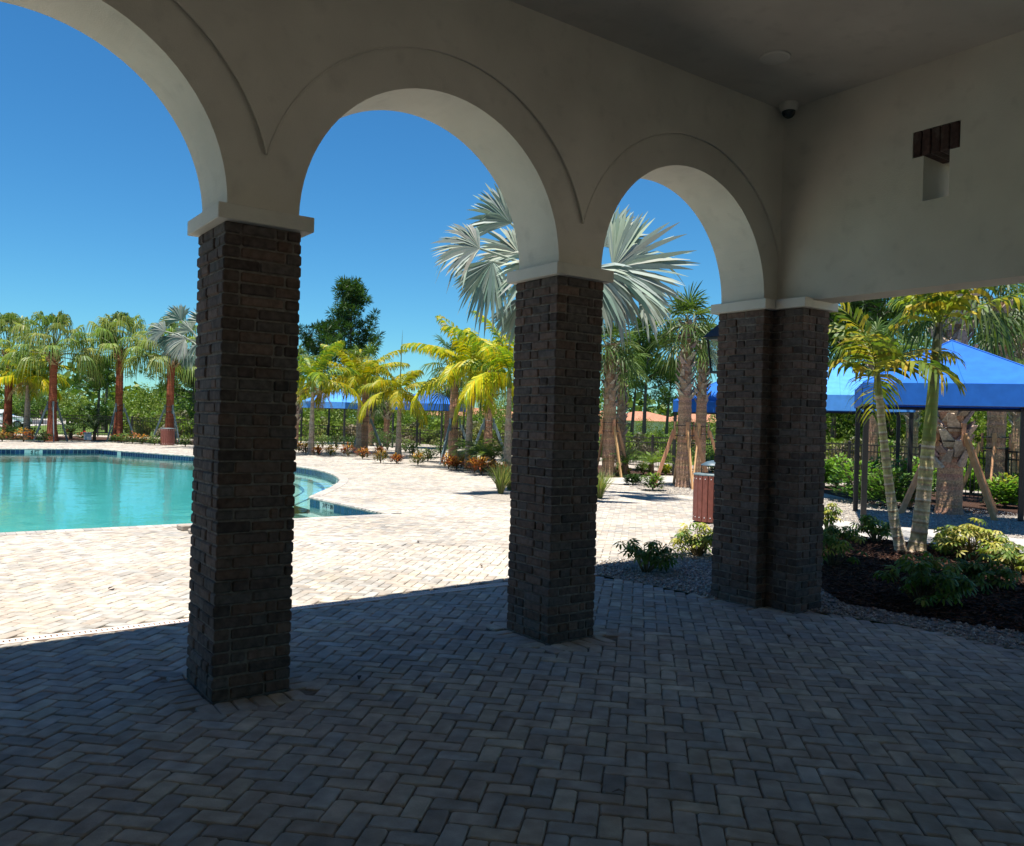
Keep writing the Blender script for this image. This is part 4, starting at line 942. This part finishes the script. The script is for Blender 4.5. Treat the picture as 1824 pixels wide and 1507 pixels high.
tr = [(0, 100, 1.5), (40, 108, 1.5), (75, 100, 1.4), (120, 100, 1.3), (150, 70, 1.15), (190, 72, 1.15), (232, 90, 1.2), (265, 64, 1.25), (300, 70, 1.15), (335, 60, 1.1), (385, 66, 1.2), (440, 66, 1.2), (500, 66, 1.1),
      (545, 64, 1.0), (580, 70, 1.05), (612, 60, .9), (668, 74, 1.15), (700, 64, .9), (735, 80, .9), (770, 70, .85), (800, 84, .9), (836, 90, .85), (866, 62, .75), (895, 58, .85), (935, 60, .9), (1010, 64, .9), (1060, 60, .9), (1150, 80, .62), (1172, 84, .55), (1205, 85, .8), (1240, 70, .75), (1300, 60, 1), (1390, 55, 1),
      (1485, 50, 1.0), (1530, 46, 1.0), (1580, 42, .95), (1615, 55, 1.15), (1655, 46, .95), (1700, 58, 1.0), (1735, 44, .95), (1790, 50, .9), (1830, 46, 1.1)]
row([(px, d, s*(.50 if px < 345 else .95 if px > 1300 else .66), -.38, i % 4) for i, (px, d, s) in enumerate(tr)], 'leafy trees beyond the fence', bt, 'tree', 'leafy trees beyond the fence')
def bs(v, lab): return blob_tree('wild_bush', lab, 'bush', 60+v, 3.0, 1.9, 1500, .12, [BG[1:4], BG[2:4]+[(.16, .17, .05)], [(.16, .13, .08), (.12, .12, .06), (.20, .16, .11)]][v], False, -.3, 'leaf', 'wild bushes along the fence', 14)
bu = [(245, 58, 1.2), (282, 56, 1.1), (318, 55, 1.1), (345, 54, 1), (545, 54, 1.1), (570, 56, 1.0), (600, 55, 1.1), (628, 55, 1.0), (655, 53, 1.1), (683, 53, 1.0), (712, 54, .9), (738, 54, 1.0), (765, 53, .8), (790, 52, 1.1), (838, 50, 1.0), (862, 46, 1.0), (888, 45, 1.1), (910, 44, 1.),
      (1070, 42, .8), (1105, 44, .9), (1135, 48, .8), (1165, 52, .9), (1195, 44, .7), (1225, 50, .9), (1260, 42, .7), (1480, 36, .9), (1510, 33, .9), (1545, 38, 1.), (1590, 35, .8), (1625, 34, .9), (1660, 38, .9), (1700, 36, .9), (1735, 40, .9), (1765, 37, .8), (1805, 36, .9), (1830, 33, .9)]
row([(px, d, s, -.38, i % 3) for i, (px, d, s) in enumerate(bu)], 'wild bushes along the fence', bs, 'bush', 'wild bushes along the fence')
# far wood that closes the horizon
def farwood():
    m = MB(); rg = np.random.default_rng(5); n = 22000
    px = rg.uniform(-700, 2600, n); d = rg.uniform(140, 200, n); top = np.where(px < 420, 7.0, 6.5)+2.2*np.sin(px*.013)+1.5*np.sin(px*.041+1)+1.0*np.sin(px*.11)
    X = CAM[:2]+_fw*d[:, None]+_rt*((px-912)/FPX*d)[:, None]; z = rg.uniform(-.3, 1, n)**1*top
    p = np.c_[X, z]; nrm = rg.normal(0, 1, (n, 3)); nrm /= np.linalg.norm(nrm, axis=1)[:, None]; a = np.cross(nrm, rg.normal(0, 1, (n, 3))); a /= np.linalg.norm(a, axis=1)[:, None]; b = np.cross(nrm, a); s = rg.uniform(.5, 1.1, (n, 1))
    V = np.stack([p-a*s, p-b*s*.6, p+a*s, p+b*s*.6], 1).reshape(-1, 3); C = np.array(BG)[rg.integers(5, size=n)]*rg.uniform(.7, 1.3, (n, 1))
    m.add(V, (np.arange(n)*4)[:, None]+np.arange(4), C); o = m.build('far_wood', M['leaf']); tag(o, None, None, None, 'stuff')
farwood()

# --- small bed plants
def whorl_shrub(seed, w, h, nst, cols, label, nlf=8, ls=.085, loc=None, sc=1, name='umbrella_shrub', group='umbrella shrubs in the beds'):
    """stems topped with palmate whorls of drooping leaflets"""
    random.seed(seed); t = thing(name, label, 'shrub', (*loc, .01), random.uniform(0, 6), group, sc); st = MB(); m = MB()
    for i in range(nst):
        a = random.uniform(0, 6.3); q = math.sqrt(random.random()); T = np.array([math.cos(a)*q*w*.5, math.sin(a)*q*w*.5, h*(.45+.55*random.random())*(1-.35*q*q)])
        B = np.array([T[0]*.15, T[1]*.15, 0]); st.tube([B, (B+T)*.5+np.array([0, 0, .03]), T], [.008, .006, .004], 4, (.16, .12, .07), False)
        for j in range(3):
            c = T+np.array([random.gauss(0, .045), random.gauss(0, .045), random.uniform(-.10, .02)]); cc = cols[random.randrange(len(cols))]; up = np.array([random.gauss(0, .35), random.gauss(0, .35), 1]); up /= np.linalg.norm(up)
            e1 = np.cross(up, (1, .3, 0)); e1 /= np.linalg.norm(e1); e2 = np.cross(up, e1); a0 = random.uniform(0, 6)
            for k in range(nlf):
                an = a0+k*2*math.pi/nlf; d = e1*math.cos(an)+e2*math.sin(an); s = np.cross(d, up); l = ls*random.uniform(.85, 1.2)
                m.strip([c+d*.016, c+d*l*.45+up*.006, c+d*l*.8-up*.016, c+d*l-up*.036], [.002, l*.15, l*.155, .002], s, jit(cc, .2))
    st.build('stems', M['bark'], t); m.build('leaves', M['leaf'], t); return t
SCH = [(.065, .13, .022), (.10, .17, .028), (.15, .21, .04)]; SCV = SCH[1:]+[(.36, .34, .06), (.42, .38, .10), (.28, .30, .05)]
for (px, py, w, h, n, cc, lab) in (
    (1150, 1020, .62, .40, 17, SCH, 'dark green umbrella shrub in the gravel left of the corner pillar'), (1243, 992, .46, .44, 20, SCV, 'yellow variegated umbrella shrub against the left side of the corner pillar'),
    (1484, 1010, .5, .55, 22, SCH+SCV[2:3], 'umbrella shrub peeping out right of the corner pillar'), (1732, 1000, .75, .52, 34, SCV, 'sunlit yellow-leaved umbrella shrub right of the leaning palms'),
    (1640, 1078, .72, .46, 30, SCH, 'largest dark umbrella shrub at the front of the mulch bed'), (1742, 1050, .6, .36, 20, SCH, 'shaded umbrella shrub right of the largest dark one'), (1815, 1025, .5, .36, 18, SCH+SCV[3:], 'umbrella shrub cut off by the right edge'),
    (1562, 968, .5, .42, 20, SCH, 'umbrella shrub left of the leaning palm bases'), (1690, 990, .4, .34, 14, SCH, 'small umbrella shrub just right of the leaning palm bases'), (1476, 950, .35, .5, 14, SCV, 'pale yellow sprig behind the right edge of the corner pillar')):
    whorl_shrub(px, w*1.12, h*1.05, int(n*1.15), cc, lab, 8, .082, G(px, py), 1)
def leafy_clump(seed, w, h, n, ll, lw, cols, upb, name, label, cat, loc, group, rz=0, curve=.25, mat_='leaf'):
    """leaves springing outward from short stems: crotons, clusia, ixora"""
    random.seed(seed); t = thing(name, label, cat, (*loc, .0), rz, group); m = MB(); st = MB()
    for i in range(max(5, n//18)):
        a = random.uniform(0, 6.3); q = random.random(); st.tube([(0, 0, 0), (math.cos(a)*w*.3*q, math.sin(a)*w*.3*q, h*.75)], [.009, .005], 4, (.13, .1, .06), False)
    for i in range(n):
        a = random.uniform(0, 6.3); q = math.sqrt(random.random()); zz = h*(.12+.78*random.random()*(1-.35*q)); c = np.array([math.cos(a)*q*w*.42, math.sin(a)*q*w*.42, zz])
        d = np.array([math.cos(a)*(.35+q), math.sin(a)*(.35+q), upb+random.gauss(0, .35)])+np.array([random.gauss(0, .3), random.gauss(0, .3), 0]); d /= np.linalg.norm(d); s = np.cross(d, Zv); s /= np.linalg.norm(s)+1e-9; l = ll*random.uniform(.7, 1.2)
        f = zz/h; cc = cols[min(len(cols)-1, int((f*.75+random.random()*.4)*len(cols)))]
        m.strip([c, c+d*l*.4, c+d*l*.78-Zv*l*curve*.3, c+d*l-Zv*l*curve], [lw*.25, lw, lw*.8, lw*.08], s, jit(cc, .25))
    st.build('stems', M['bark'], t); m.build('leaves', M[mat_], t); return t
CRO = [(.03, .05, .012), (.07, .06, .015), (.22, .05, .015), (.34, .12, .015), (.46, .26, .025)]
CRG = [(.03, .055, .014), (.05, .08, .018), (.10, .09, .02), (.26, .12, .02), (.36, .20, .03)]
cro = [(532, 806, .5), (545, 809, .48), (567, 811, .42), (589, 812, .45), (619, 813, .6), (646, 818, .5), (678, 825, .52), (677, 812, .45), (706, 826, .38), (744, 829, .5), (799, 836, .55), (813, 838, .42), (826, 830, .4), (846, 843, .6), (857, 846, .6), (873, 846, .5), (889, 848, .45), (908, 862, .42)]
L = ['amber croton touching the right edge of the first pillar', 'yellow-orange croton left of the slim yellow palm', 'small croton right of the slim yellow palm', 'low orange croton left of the golden palm', 'round rusty croton left of the golden palm stem', 'dark-leaved croton at the foot of the golden palm', 'bright orange croton left of the spear-leaf palm', 'reddish croton behind the bright orange one', 'tiny orange-footed croton beside the spear-leaf palm', 'red croton under the dark blue canopy',
     'croton casting a shadow at the corner of the paving', 'small pinkish croton beside the paving corner', 'croton behind the grey palm stem', 'tall dark orange croton right of the grey palm stem', 'tall croton second right of the grey palm stem', 'flat bright orange croton left of the second pillar', 'low croton left of the second pillar and behind the grass tuft', 'orange croton at the foot of the tall palm by the second pillar']
for i, ((px, py, h), lab) in enumerate(zip(cro, L)):
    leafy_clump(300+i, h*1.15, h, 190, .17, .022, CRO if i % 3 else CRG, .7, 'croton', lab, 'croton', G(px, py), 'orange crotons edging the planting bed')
ixo = [(4, 787, .6, CRG), (17, 781, .6, DGR+GRN[:1]), (42, 787, .75, CRO), (58, 782, .8, DGR+GRN[:1]), (79, 788, .6, DGR+CRG[:3]), (90, 781, .5, CRO), (124, 781, .6, GRN+[(.5, .08, .04)]), (150, 783, .5, GRN[:2]+[(.5, .05, .05)]), (205, 788, .45, DGR+[(.35, .1, .03)]), (221, 789, .55, GRN), (236, 790, .6, GRN[:2]+[(.45, .16, .04)]), (254, 791, .55, GRN[:2]+[(.5, .2, .05)]), (275, 793, .5, GRN), (330, 796, .6, GRN)]
LI = ['reddish low bush at the left edge of the far pool bed', 'dark green low bush left of the young yellow palm', 'orange croton at the foot of the young yellow palm', 'dark low bush right of the young yellow palm stems', 'small dark bush standing on the pale paving left of a red trunk', 'red flowering bush at the foot of the left red trunk', 'green bush with red blooms right of the left red trunk', 'red-blossomed low bush left of the white utility box', 'low bush at the foot of the tallest red trunk', 'light green bush right of the tallest red trunk', 'bush with orange tips midway between red trunk and brown bin', 'green bush with orange blooms left of the brown bin', 'green bush touching the left of the brown bin', 'yellow-green bush between brown bin and first pillar']
for i, ((px, py, h, cc), lab) in enumerate(zip(ixo, LI)):
    leafy_clump(340+i, h*1.4, h, 220, .15, .03, cc, .5, 'flowering_bush', lab, 'bush', G(px, py), 'low bushes in the bed beyond the pool')
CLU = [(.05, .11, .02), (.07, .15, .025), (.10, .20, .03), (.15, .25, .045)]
clu = [(1535, 895, 1.15, 1.5), (1585, 905, 1.0, 1.2), (1625, 892, 1.25, 1.5), (1490, 870, 1.1, 1.2), (1562, 880, 1.1, 1.3), (1790, 905, .85, .9), (1818, 900, .9, .9), (1730, 880, .8, .9), (1465, 868, .8, .8), (1285, 850, .9, 1)]
LC = ['tall glossy clusia bush behind the left post of the nearest canopy', 'clusia bush between the canopy posts and the leaning palms', 'full glossy clusia bush right of the slim leaning trunk', 'clusia bush just right of the corner pillar', 'rear clusia bush between two others under the canopy', 'yellowish clusia bush beside the right canopy post', 'clusia bush right of the right canopy post', 'low clusia bush behind the timber props at right', 'clusia sprig touching the corner pillar edge', 'clusia bush behind the corner pillar']
for i, ((px, py, h, w), lab) in enumerate(zip(clu, LC)):
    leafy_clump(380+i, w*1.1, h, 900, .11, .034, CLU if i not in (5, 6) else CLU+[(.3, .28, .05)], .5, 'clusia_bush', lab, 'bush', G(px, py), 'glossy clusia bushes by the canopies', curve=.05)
sm = [(1127, 864, .34, .5, DGR), (1163, 874, .5, .6, GRN[:2]+YGR[:1]), (1108, 848, .35, .6, YGR), (1146, 846, .45, .6, GRN+[(.4, .25, .03)]), (1185, 846, .4, .5, YGR), (1270, 862, .35, .6, CRO[2:]), (762, 822, .6, .9, GRN), (735, 812, .7, .9, GRN), (600, 800, .9, 1.2, DGR+GRN[:1]), (628, 802, .8, 1.0, DGR), (672, 800, 1.2, 1.3, DGR+GRN[:2]), (690, 803, 1.2, 1.2, DGR+GRN[:2]), (722, 806, .8, 1., GRN), (785, 815, .8, 1.0, GRN), (575, 798, .8, 1.2, GRN), (552, 799, .8, 1.2, GRN)]
LS = ['small dark shrub on the paving between two braced palms', 'rounded green shrub standing in gravel left of the timber props', 'low yellow-green shrub at the foot of the thick tan palm', 'croton-tipped shrub midway between the braced palms', 'yellow-green low shrub left of the long-booted palm', 'orange-leaved plant showing above the near brown bin', 'round green shrub right of the red croton', 'green shrub under the dark blue canopy', 'dark shrub beneath the left blue canopy, near its right post', 'darkest shrub left of the golden palm', 'tall dark shrub right of the golden palm', 'tall dark shrub left of the spear-leaf palm', 'light shrub behind the dark canopy left post', 'green shrub left of the braced brown trunk', 'bushy shrub below the left blue canopy', 'leftmost shrub below the left blue canopy']
for i, ((px, py, h, w, cc), lab) in enumerate(zip(sm, LS)):
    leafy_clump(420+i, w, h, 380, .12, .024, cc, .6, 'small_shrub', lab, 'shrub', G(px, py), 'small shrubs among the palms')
def grass_tuft(px, py, h, label, n=240):
    random.seed(px); t = tag(None or bpy.data.objects.new('grass_tuft', None), label, 'ornamental grass', 'arching grass tufts'); COL.objects.link(t); t.location = (*map(float, G(px, py)), 0); m = MB()
    for i in range(n):
        a = random.uniform(0, 6.3); q = random.uniform(.1, .75); l = h*random.uniform(.7, 1.25); d = np.array([math.cos(a), math.sin(a), 0])
        P = [d*.06*random.random()+d*l*q*s**1.4+Zv*l*(s-.38*q*s**2.4) for s in (0, .35, .7, 1)]; m.strip(P, [.006, .006, .005, .001], np.cross(d, Zv), jit(random.choice([(.16, .22, .05), (.22, .26, .08), (.10, .16, .04), (.30, .28, .12)]), .2))
    m.build('blades', M['leaf'], t)
grass_tuft(892, 880, .70, 'arching grass tuft left of the second brick pillar'); grass_tuft(1068, 888, .6, 'arching grass tuft right of the second brick pillar'); grass_tuft(908, 874, .6, 'grass tuft mostly hidden behind the second brick pillar')
def spiky(px, py, h, n, label, cols, name='cycad', droop=.7, el=1.1, leaf=.16, d=None):
    random.seed(px+7); P = G(px, py) if d is None else AT(px, d); t = thing(name, label, 'palm-like plant', (*P, 0), 0, 'cycads and dwarf palms'); q = MB(); q.tube([(0, 0, -.02), (0, 0, h*.35)], [.09, .08], 9, (.12, .08, .05)); q.build('trunk', M['bark'], t); m = MB()
    for i in range(n): frond(m, (0, 0, h*.35), i*2.39996, el-.8*i/n, h*.85, droop, 22, leaf, .010, cols, hang=.15, lift=.3, rw=.008)
    m.build('crown', M['palmleaf'], t)
spiky(20, 784, 1.0, 18, 'dark cycad at the far left in front of the fence', DGR); spiky(126, 782, .95, 18, 'dark spiky cycad right of the left red trunk', DGR); spiky(168, 784, 1.35, 16, 'tall dark spiky plant right of the white utility box', DGR, el=1.4)
spiky(1113, 849, 1.05, 14, 'small dark-stemmed palm right of the thick tan palm', GRN[:2], 'dwarf_palm', 1.2); spiky(1160, 847, 1.05, 14, 'small arching pale green palm between the braced palms', YGR[:1]+GRN[2:], 'dwarf_palm', 1.4, leaf=.2)
for px, d, lab in ((862, 26.5, 'lush pygmy palm behind the tall dark crotons'), (880, 25.5, 'lush pygmy palm nearest the second pillar'), (848, 29, 'lush pygmy palm farther behind the crotons')):
    spiky(px, 0, 1.25, 20, lab, GRN+YGR[:1], 'dwarf_palm', 1.5, leaf=.24, d=d)

# ------------------------------------------------------------------ canopies
def canopy(fl, size, label, mt='canvas', sz=.0, zt=2.42, zb=2.06, apex=3.26):
    e1 = _rt*.938-_fw*.346; rz = math.atan2(e1[1], e1[0]); t = thing('shade_canopy', label, 'canopy', (*fl, 0), rz, 'blue shade canopies'); L = size
    m = MB(); n = 8; c = L/2
    q = [(0, 0), (L, 0), (L, L), (0, L)]
    for k in range(4):
        a, b = np.array(q[k]), np.array(q[(k+1) % 4]); G_ = []
        for i in range(n+1):
            w = i/n
            for j in range(n+1):
                p = (a*(1-j/n)+b*(j/n))*(1-w)+np.array([c, c])*w; z = zt+(apex-zt)*w-.07*math.sin(math.pi*w)*(math.sin(math.pi*j/n)) if i < n else apex
                G_.append((p[0], p[1], z))
        m.add(G_, [(i*(n+1)+j, i*(n+1)+j+1, (i+1)*(n+1)+j+1, (i+1)*(n+1)+j) for i in range(n) for j in range(n)])
    o_ = m.build('roof_fabric', M[mt], t, True); sm_ = MB()
    for k in range(4): sm_.tube([(q[k][0]+(c-q[k][0])*w, q[k][1]+(c-q[k][1])*w, zt+(apex-zt)*w+.004) for w in (0, .25, .5, .75, 1)], .012, 5)
    for k in range(4):
        a, b = np.array(q[k]), np.array(q[(k+1) % 4]); h_ = (a+b)/2; sm_.tube([(h_[0]+(c-h_[0])*w, h_[1]+(c-h_[1])*w, zt+(apex-zt)*w-.07*math.sin(math.pi*w)+.002) for w in np.linspace(0, 1, 9)], .006, 4)
    sm_.build('seam', M[mt], o_)
    v = MB(); e = .012
    for k in range(4):
        a, b = np.array(q[k]), np.array(q[(k+1) % 4]); N = 14; d = (b-a)/L; nr = np.array([d[1], -d[0]]); pts = [a+(b-a)*s/N+nr*(.006+.004*math.sin(s*2.1+k)) for s in range(N+1)]
        V = [(*p, zt-.001) for p in pts]+[(*p, zb) for p in pts]; v.add(V, [(i, N+1+i, N+2+i, i+1) for i in range(N)])
    v.build('valance', M[mt], t)
    f = MB(); b = .028
    for k in range(4):
        a, bb = np.array(q[k]), np.array(q[(k+1) % 4]); i0 = np.array([c, c]); A = a+(i0-a)*.03; B = bb+(i0-bb)*.03
        f.tube([(*A, zb+.02), (*B, zb+.02)], b, 4); f.tube([(*A, zt-.06), (*B, zt-.06)], b*.8, 4); f.tube([(*A, zt-.05), (c, c, apex-.06)], b*.7, 4)
    f.build('frame', M['metal'], t)
    for k in range(4):
        a = np.array(q[k]); i0 = np.array([c, c]); p = a+(i0-a)*.045; s = MB(); s.bbox((p[0]-.045, p[1]-.045, -.3), (p[0]+.045, p[1]+.045, zt-.07), .006); s.build('post', M['metal'], t)
e1 = _rt*.938-_fw*.346; e2 = _rt*.346+_fw*.938
canopy(AT(1535, 13.7), 3.0, 'nearest blue shade canopy, on dark posts behind the leaning palms')
ctr = AT(1492, 20.2); canopy(ctr-(e1+e2)*1.55, 3.1, 'pale blue canopy half hidden by the corner pillar', 'canvas2')
canopy(AT(1198, 26.5), 3.0, 'blue canopy behind the lantern and braced fan palm')
canopy(AT(697, 44.0), 3.0, 'deep blue canopy behind the bright yellow arching palm')
canopy(AT(534, 47.6), 3.0, 'light blue canopy just right of the first brick pillar', 'canvas2')

# ------------------------------------------------------------------ fences
def fence(pts, label, h=1.25):
    P = [np.array(p, float) for p in pts]; t = thing('picket_fence', label, 'fence', (0, 0, 0), 0, 'dark metal picket fences')
    for i in range(len(P)-1):
        a, b = P[i], P[i+1]; L = np.linalg.norm((b-a)[:2]); k = max(1, round(L/2.4))
        for j in range(k):
            A = a+(b-a)*j/k; B = a+(b-a)*(j+1)/k; m = MB(); d = (B-A)/np.linalg.norm(B-A)
            ang = math.atan2(d[1], d[0]); Ln = np.linalg.norm((B-A)[:2]); Mx = Matrix.Translation(A)@Matrix.Rotation(ang, 4, 'Z')
            for z in (.12, h-.22, h-.04): m.box((.02, -.012, z), (Ln-.02, .012, z+.035), (1, 1, 1), Mx)
            for x in np.arange(.11, Ln-.05, .11): m.box((x-.009, -.008, .06), (x+.009, .008, h-.003), (1, 1, 1), Mx)
            m.build('panel', M['bronze'], t); p = MB(); p.box((-.032, -.032, -.3), (.032, .032, h+.04), (1, 1, 1), Mx); p.add([tuple(Mx@Vector(v)) for v in ((-.04, -.04, h+.04), (.04, -.04, h+.04), (.04, .04, h+.04), (-.04, .04, h+.04), (0, 0, h+.09))], [(0, 1, 4), (1, 2, 4), (2, 3, 4), (3, 0, 4)]); p.build('post', M['bronze'], t)
fence([(-9, 52, 0), (7.6, 49.2, 0), (12.2, 44.2, -.1)], 'dark picket fence beyond the far end of the pool')
fence([(12.2, 44.2, -.1), (21.5, 42, -.3), (24, 33, -.3), (22.5, 22, -.15)], 'dark picket fence behind the left canopies and yellow palms')
fence([(22.5, 22, -.15), (20.4, 13.0, 0), (20.2, 8.6, 0)], 'dark picket fence behind the braced fan palms')
fence([(20.2, 8.6, 0), (19.2, 4.0, 0), (17.6, -3.5, 0)], 'dark picket fence behind the nearest canopy')

# ------------------------------------------------------------------ bins, boxes, lights
def bin_(P, label, lid=True, rz=0):
    t = thing('litter_bin', label, 'litter bin', (*P, 0), rz, 'slatted brown litter bins'); n = 20; r = .30; h = .80
    b = MB(); b.lathe([(.27, .05), (.275, .78), (.22, .80)], 24); b.build('liner', M['metal'], t)
    sl = MB(); bo = MB()
    for k in range(n):
        a = 2*math.pi*k/n; Mx = Matrix.Rotation(a, 4, 'Z')@Matrix.Translation((r, 0, 0)); sl.bbox((-.012, -.043, .03), (.012, .043, h), .006, (1, 1, 1), Mx)
        for z in (.10, h-.06): bo.lathe([(.009, 0), (.007, .006), (.001, .007)], 8)
    for k in range(n):
        a = 2*math.pi*k/n
        for z in (.10, h-.06):
            p = np.array([math.cos(a), math.sin(a), 0]); bo.tube([p*(r+.010)+Zv*z, p*(r+.016)+Zv*z], .009, 6)
    sl.build('slats', M['slat'], t); q = MB(); q.n = 0
    bo.V = bo.V[-n*2*3:]; 
    bb = MB()
    for k in range(n):
        a = 2*math.pi*k/n
        for z in (.10, h-.06):
            p = np.array([math.cos(a), math.sin(a), 0]); bb.tube([p*(r+.010)+Zv*z, p*(r+.016)+Zv*z], .009, 6)
    bb.build('bolts', M['white'], t)
    m = MB(); m.lathe([(.315, h-.005), (.32, h+.02), (.18, h+.03), (.17, h-.02)], 28); m.build('rim', M['gmetal'], t, True)
    if lid:
        m = MB()
        for k in range(3):
            a = 2*math.pi*k/3+2.2; m.tube([(.185*math.cos(a), .185*math.sin(a), h), (.185*math.cos(a), .185*math.sin(a), h+.17)], .008, 6)
        m.build('hood_rod', M['metal'], t); m = MB(); m.lathe([(.20, h+.16), (.195, h+.175), (.10, h+.225), (.02, h+.245), (.001, h+.246)], 28); m.build('hood', M['slate'], t, True)
bin_(np.array([9.55, 4.55]), 'reddish brown slatted bin with a rain hood, half behind the corner pillar'); bin_(G(298, 793.5), 'brown slatted bin at the far pool edge in front of a red trunk', False)
def boxy(name, px, py, w, h, label, mt, top=None):
    t = thing(name, label, name.replace('_', ' '), (*G(px, py), 0)); m = MB(); m.bbox((-w/2, -w/2, 0), (w/2, w/2, h), .02); m.build('body', M[mt], t)
    m = MB(); m.bbox((-w*.55, -w*.55, h+.001), (w*.55, w*.55, h+.05), .012); m.build('lid', M[top or mt], t)
boxy('utility_box', 156, 784, .32, .36, 'small pale utility box in the bed beyond the pool', 'white', 'gmetal'); boxy('utility_box', 823, 826, .28, .42, 'grey utility box between the crotons and grey palm stem', 'gmetal')
boxy('utility_box', 1124, 795, .35, .3, 'white box beyond the fence between the braced palms', 'white')
def sign(px, py, zc, label):
    P = G(px, py); t = thing('bed_marker', label, 'marker sign', (*P, 0)); m = MB(); m.box((-.008, -.008, 0), (.008, .008, zc)); m.build('stake', M['metal'], t); m = MB(); m.bbox((-.07, -.03, zc-.05), (.07, -.018, zc+.13), .004); m.build('plate', M['white'], t); t.rotation_euler = (0, 0, -YAW)
sign(896, 838, .42, 'blank white marker plate left of the second brick pillar')
# leaf litter on the paving
def litter():
    m = MB()
    for px, py, s in ((1405, 1136, .05), (1474, 1180, .05), (108, 786, .12), (745, 966, .05), (858, 1010, .04), (198, 1050, .05), (640, 1210, .04), (1102, 1416, .03)):
        x, y = G(px, py); a = random.uniform(0, 6); d = np.array([math.cos(a), math.sin(a), 0]); sd = np.array([-d[1], d[0], 0]); p = np.array([x, y, .012]); m.strip([p-d*s, p+Zv*.012, p+d*s], [.004, s*.35, .003], sd, (.08, .05, .03))
    o = m.build('dry_leaves', M['leaf']); o['kind'] = 'stuff'
litter()

# ------------------------------------------------------------------ far left road, car; houses on the horizon
zg = -.38
g2 = lambda px, py: tuple(map(float, G(px, py, zg)))
struct(polysheet('road', [g2(-300, 757), g2(0, 757), g2(86, 756), g2(86, 749), g2(20, 747), g2(-300, 746)], [], zg+.02, M['asphalt']))
struct(polysheet('pavement', [g2(-300, 762), g2(30, 760.5), g2(86, 757.5), g2(140, 754), g2(136, 748.5), g2(86, 751), g2(86, 756), g2(0, 757), g2(-300, 757)], [], zg+.03, M['concrete']))
struct(polysheet('pavement', [g2(28, 747), g2(88, 749), g2(140, 748.5), g2(138, 746), g2(86, 745.5), g2(28, 743.5)], [], zg+.03, M['concrete']))
def suv(P, rz, label):
    t = thing('parked_car', label, 'car', (*P, zg+.02), rz); prof = [(-2.3, .45), (-2.32, .95), (-2.15, 1.05), (-1.9, 1.62), (-1.6, 1.72), (.25, 1.72), (.95, 1.12), (2.05, 1.0), (2.3, .85), (2.32, .45)]; W = .93
    m = MB(); n = len(prof); V = [(x, -W*(.84 if z > 1.3 else 1), z) for x, z in prof]+[(x, W*(.84 if z > 1.3 else 1), z) for x, z in prof]
    m.add(V, [tuple(range(n)), tuple(range(2*n-1, n-1, -1))]+[(i, n+i, n+(i+1) % n, (i+1) % n) for i in range(n)]); m.build('body', M['carpaint'], t)
    g = MB()
    for s in (-1, 1):
        y = s*(W*.93); g.add([(-1.75, y, 1.2), (.62, y, 1.2), (.18, s*W*.86, 1.62), (-1.6, s*W*.86, 1.62)], [(0, 1, 2, 3)])
    g.add([(.88, -.7, 1.21), (.88, .7, 1.21), (.34, .66, 1.665), (.34, -.66, 1.665)], [(0, 1, 2, 3)]); g.add([(-2.13, -.7, 1.16), (-2.13, .7, 1.16), (-1.95, .66, 1.58), (-1.95, -.66, 1.58)], [(0, 1, 2, 3)]); g.build('windows', M['dglass'], t)
    for x in (-1.4, 1.4):
        for s in (-1, 1):
            w = MB(); y = s*.86; w.tube([(x, y-.11, .36), (x, y+.11, .36)], .36, 18); k = w.build('wheel', M['rubber'], t); r_ = MB(); r_.tube([(x, y+s*.10, .36), (x, y+s*.118, .36)], .21, 14); r_.build('rim', M['gmetal'], k)
    for s in (-1, 1):
        h = MB(); h.bbox((2.22, s*.62-.2, .78), (2.335, s*.62+.2, .93), .02); h.build('headlight', M['glass'], t); h = MB(); h.bbox((-2.345, s*.72-.12, .85), (-2.25, s*.72+.12, 1.05), .02); h.build('tail_light', M['slat'], t)
    b = MB(); b.bbox((2.2, -.85, .38), (2.36, .85, .62), .03); b.build('bumper', M['metal'], t)
suv(AT(4, 78), -.25, 'white parked car on the road beyond the fence at far left')
def house(px, d, w, label, dp=9):
    P = AT(px, d); t = thing('tile_roofed_house', label, 'house', (*P, zg), -YAW+.2, 'far houses with terracotta roofs'); h = 2.6; m = MB(); m.box((-w/2, 0, 0), (w/2, dp, h)); m.build('wall', M['cream'], t)
    r = MB(); o = .6; R_ = h+1.5; r.add([(-w/2-o, -o, h), (w/2+o, -o, h), (w/2+o, dp+o, h), (-w/2-o, dp+o, h), (-w/2+dp*.45, dp/2, R_), (w/2-dp*.45, dp/2, R_)], [(0, 1, 5, 4), (1, 2, 5), (2, 3, 4, 5), (3, 0, 4)]); r.build('roof', M['terracotta'], t)
    for x in np.linspace(-w/2+1.5, w/2-1.5, max(2, int(w/4))): q = MB(); q.box((x-.6, -.05, 1.0), (x+.6, .02, 2.2)); q.build('window', M['dglass'], t)
house(825, 135, 15, 'cream house with terracotta roof under the edge of the deep blue canopy'); house(858, 140, 17, 'terracotta-roofed house behind the bright yellow arching palm'); house(1162, 125, 11, 'cream house with orange tile roof between pines in the right arch', 10); house(1066, 130, 14, 'terracotta roof corner right of the second brick pillar'); house(1272, 125, 12, 'small terracotta roof left of the corner pillar')
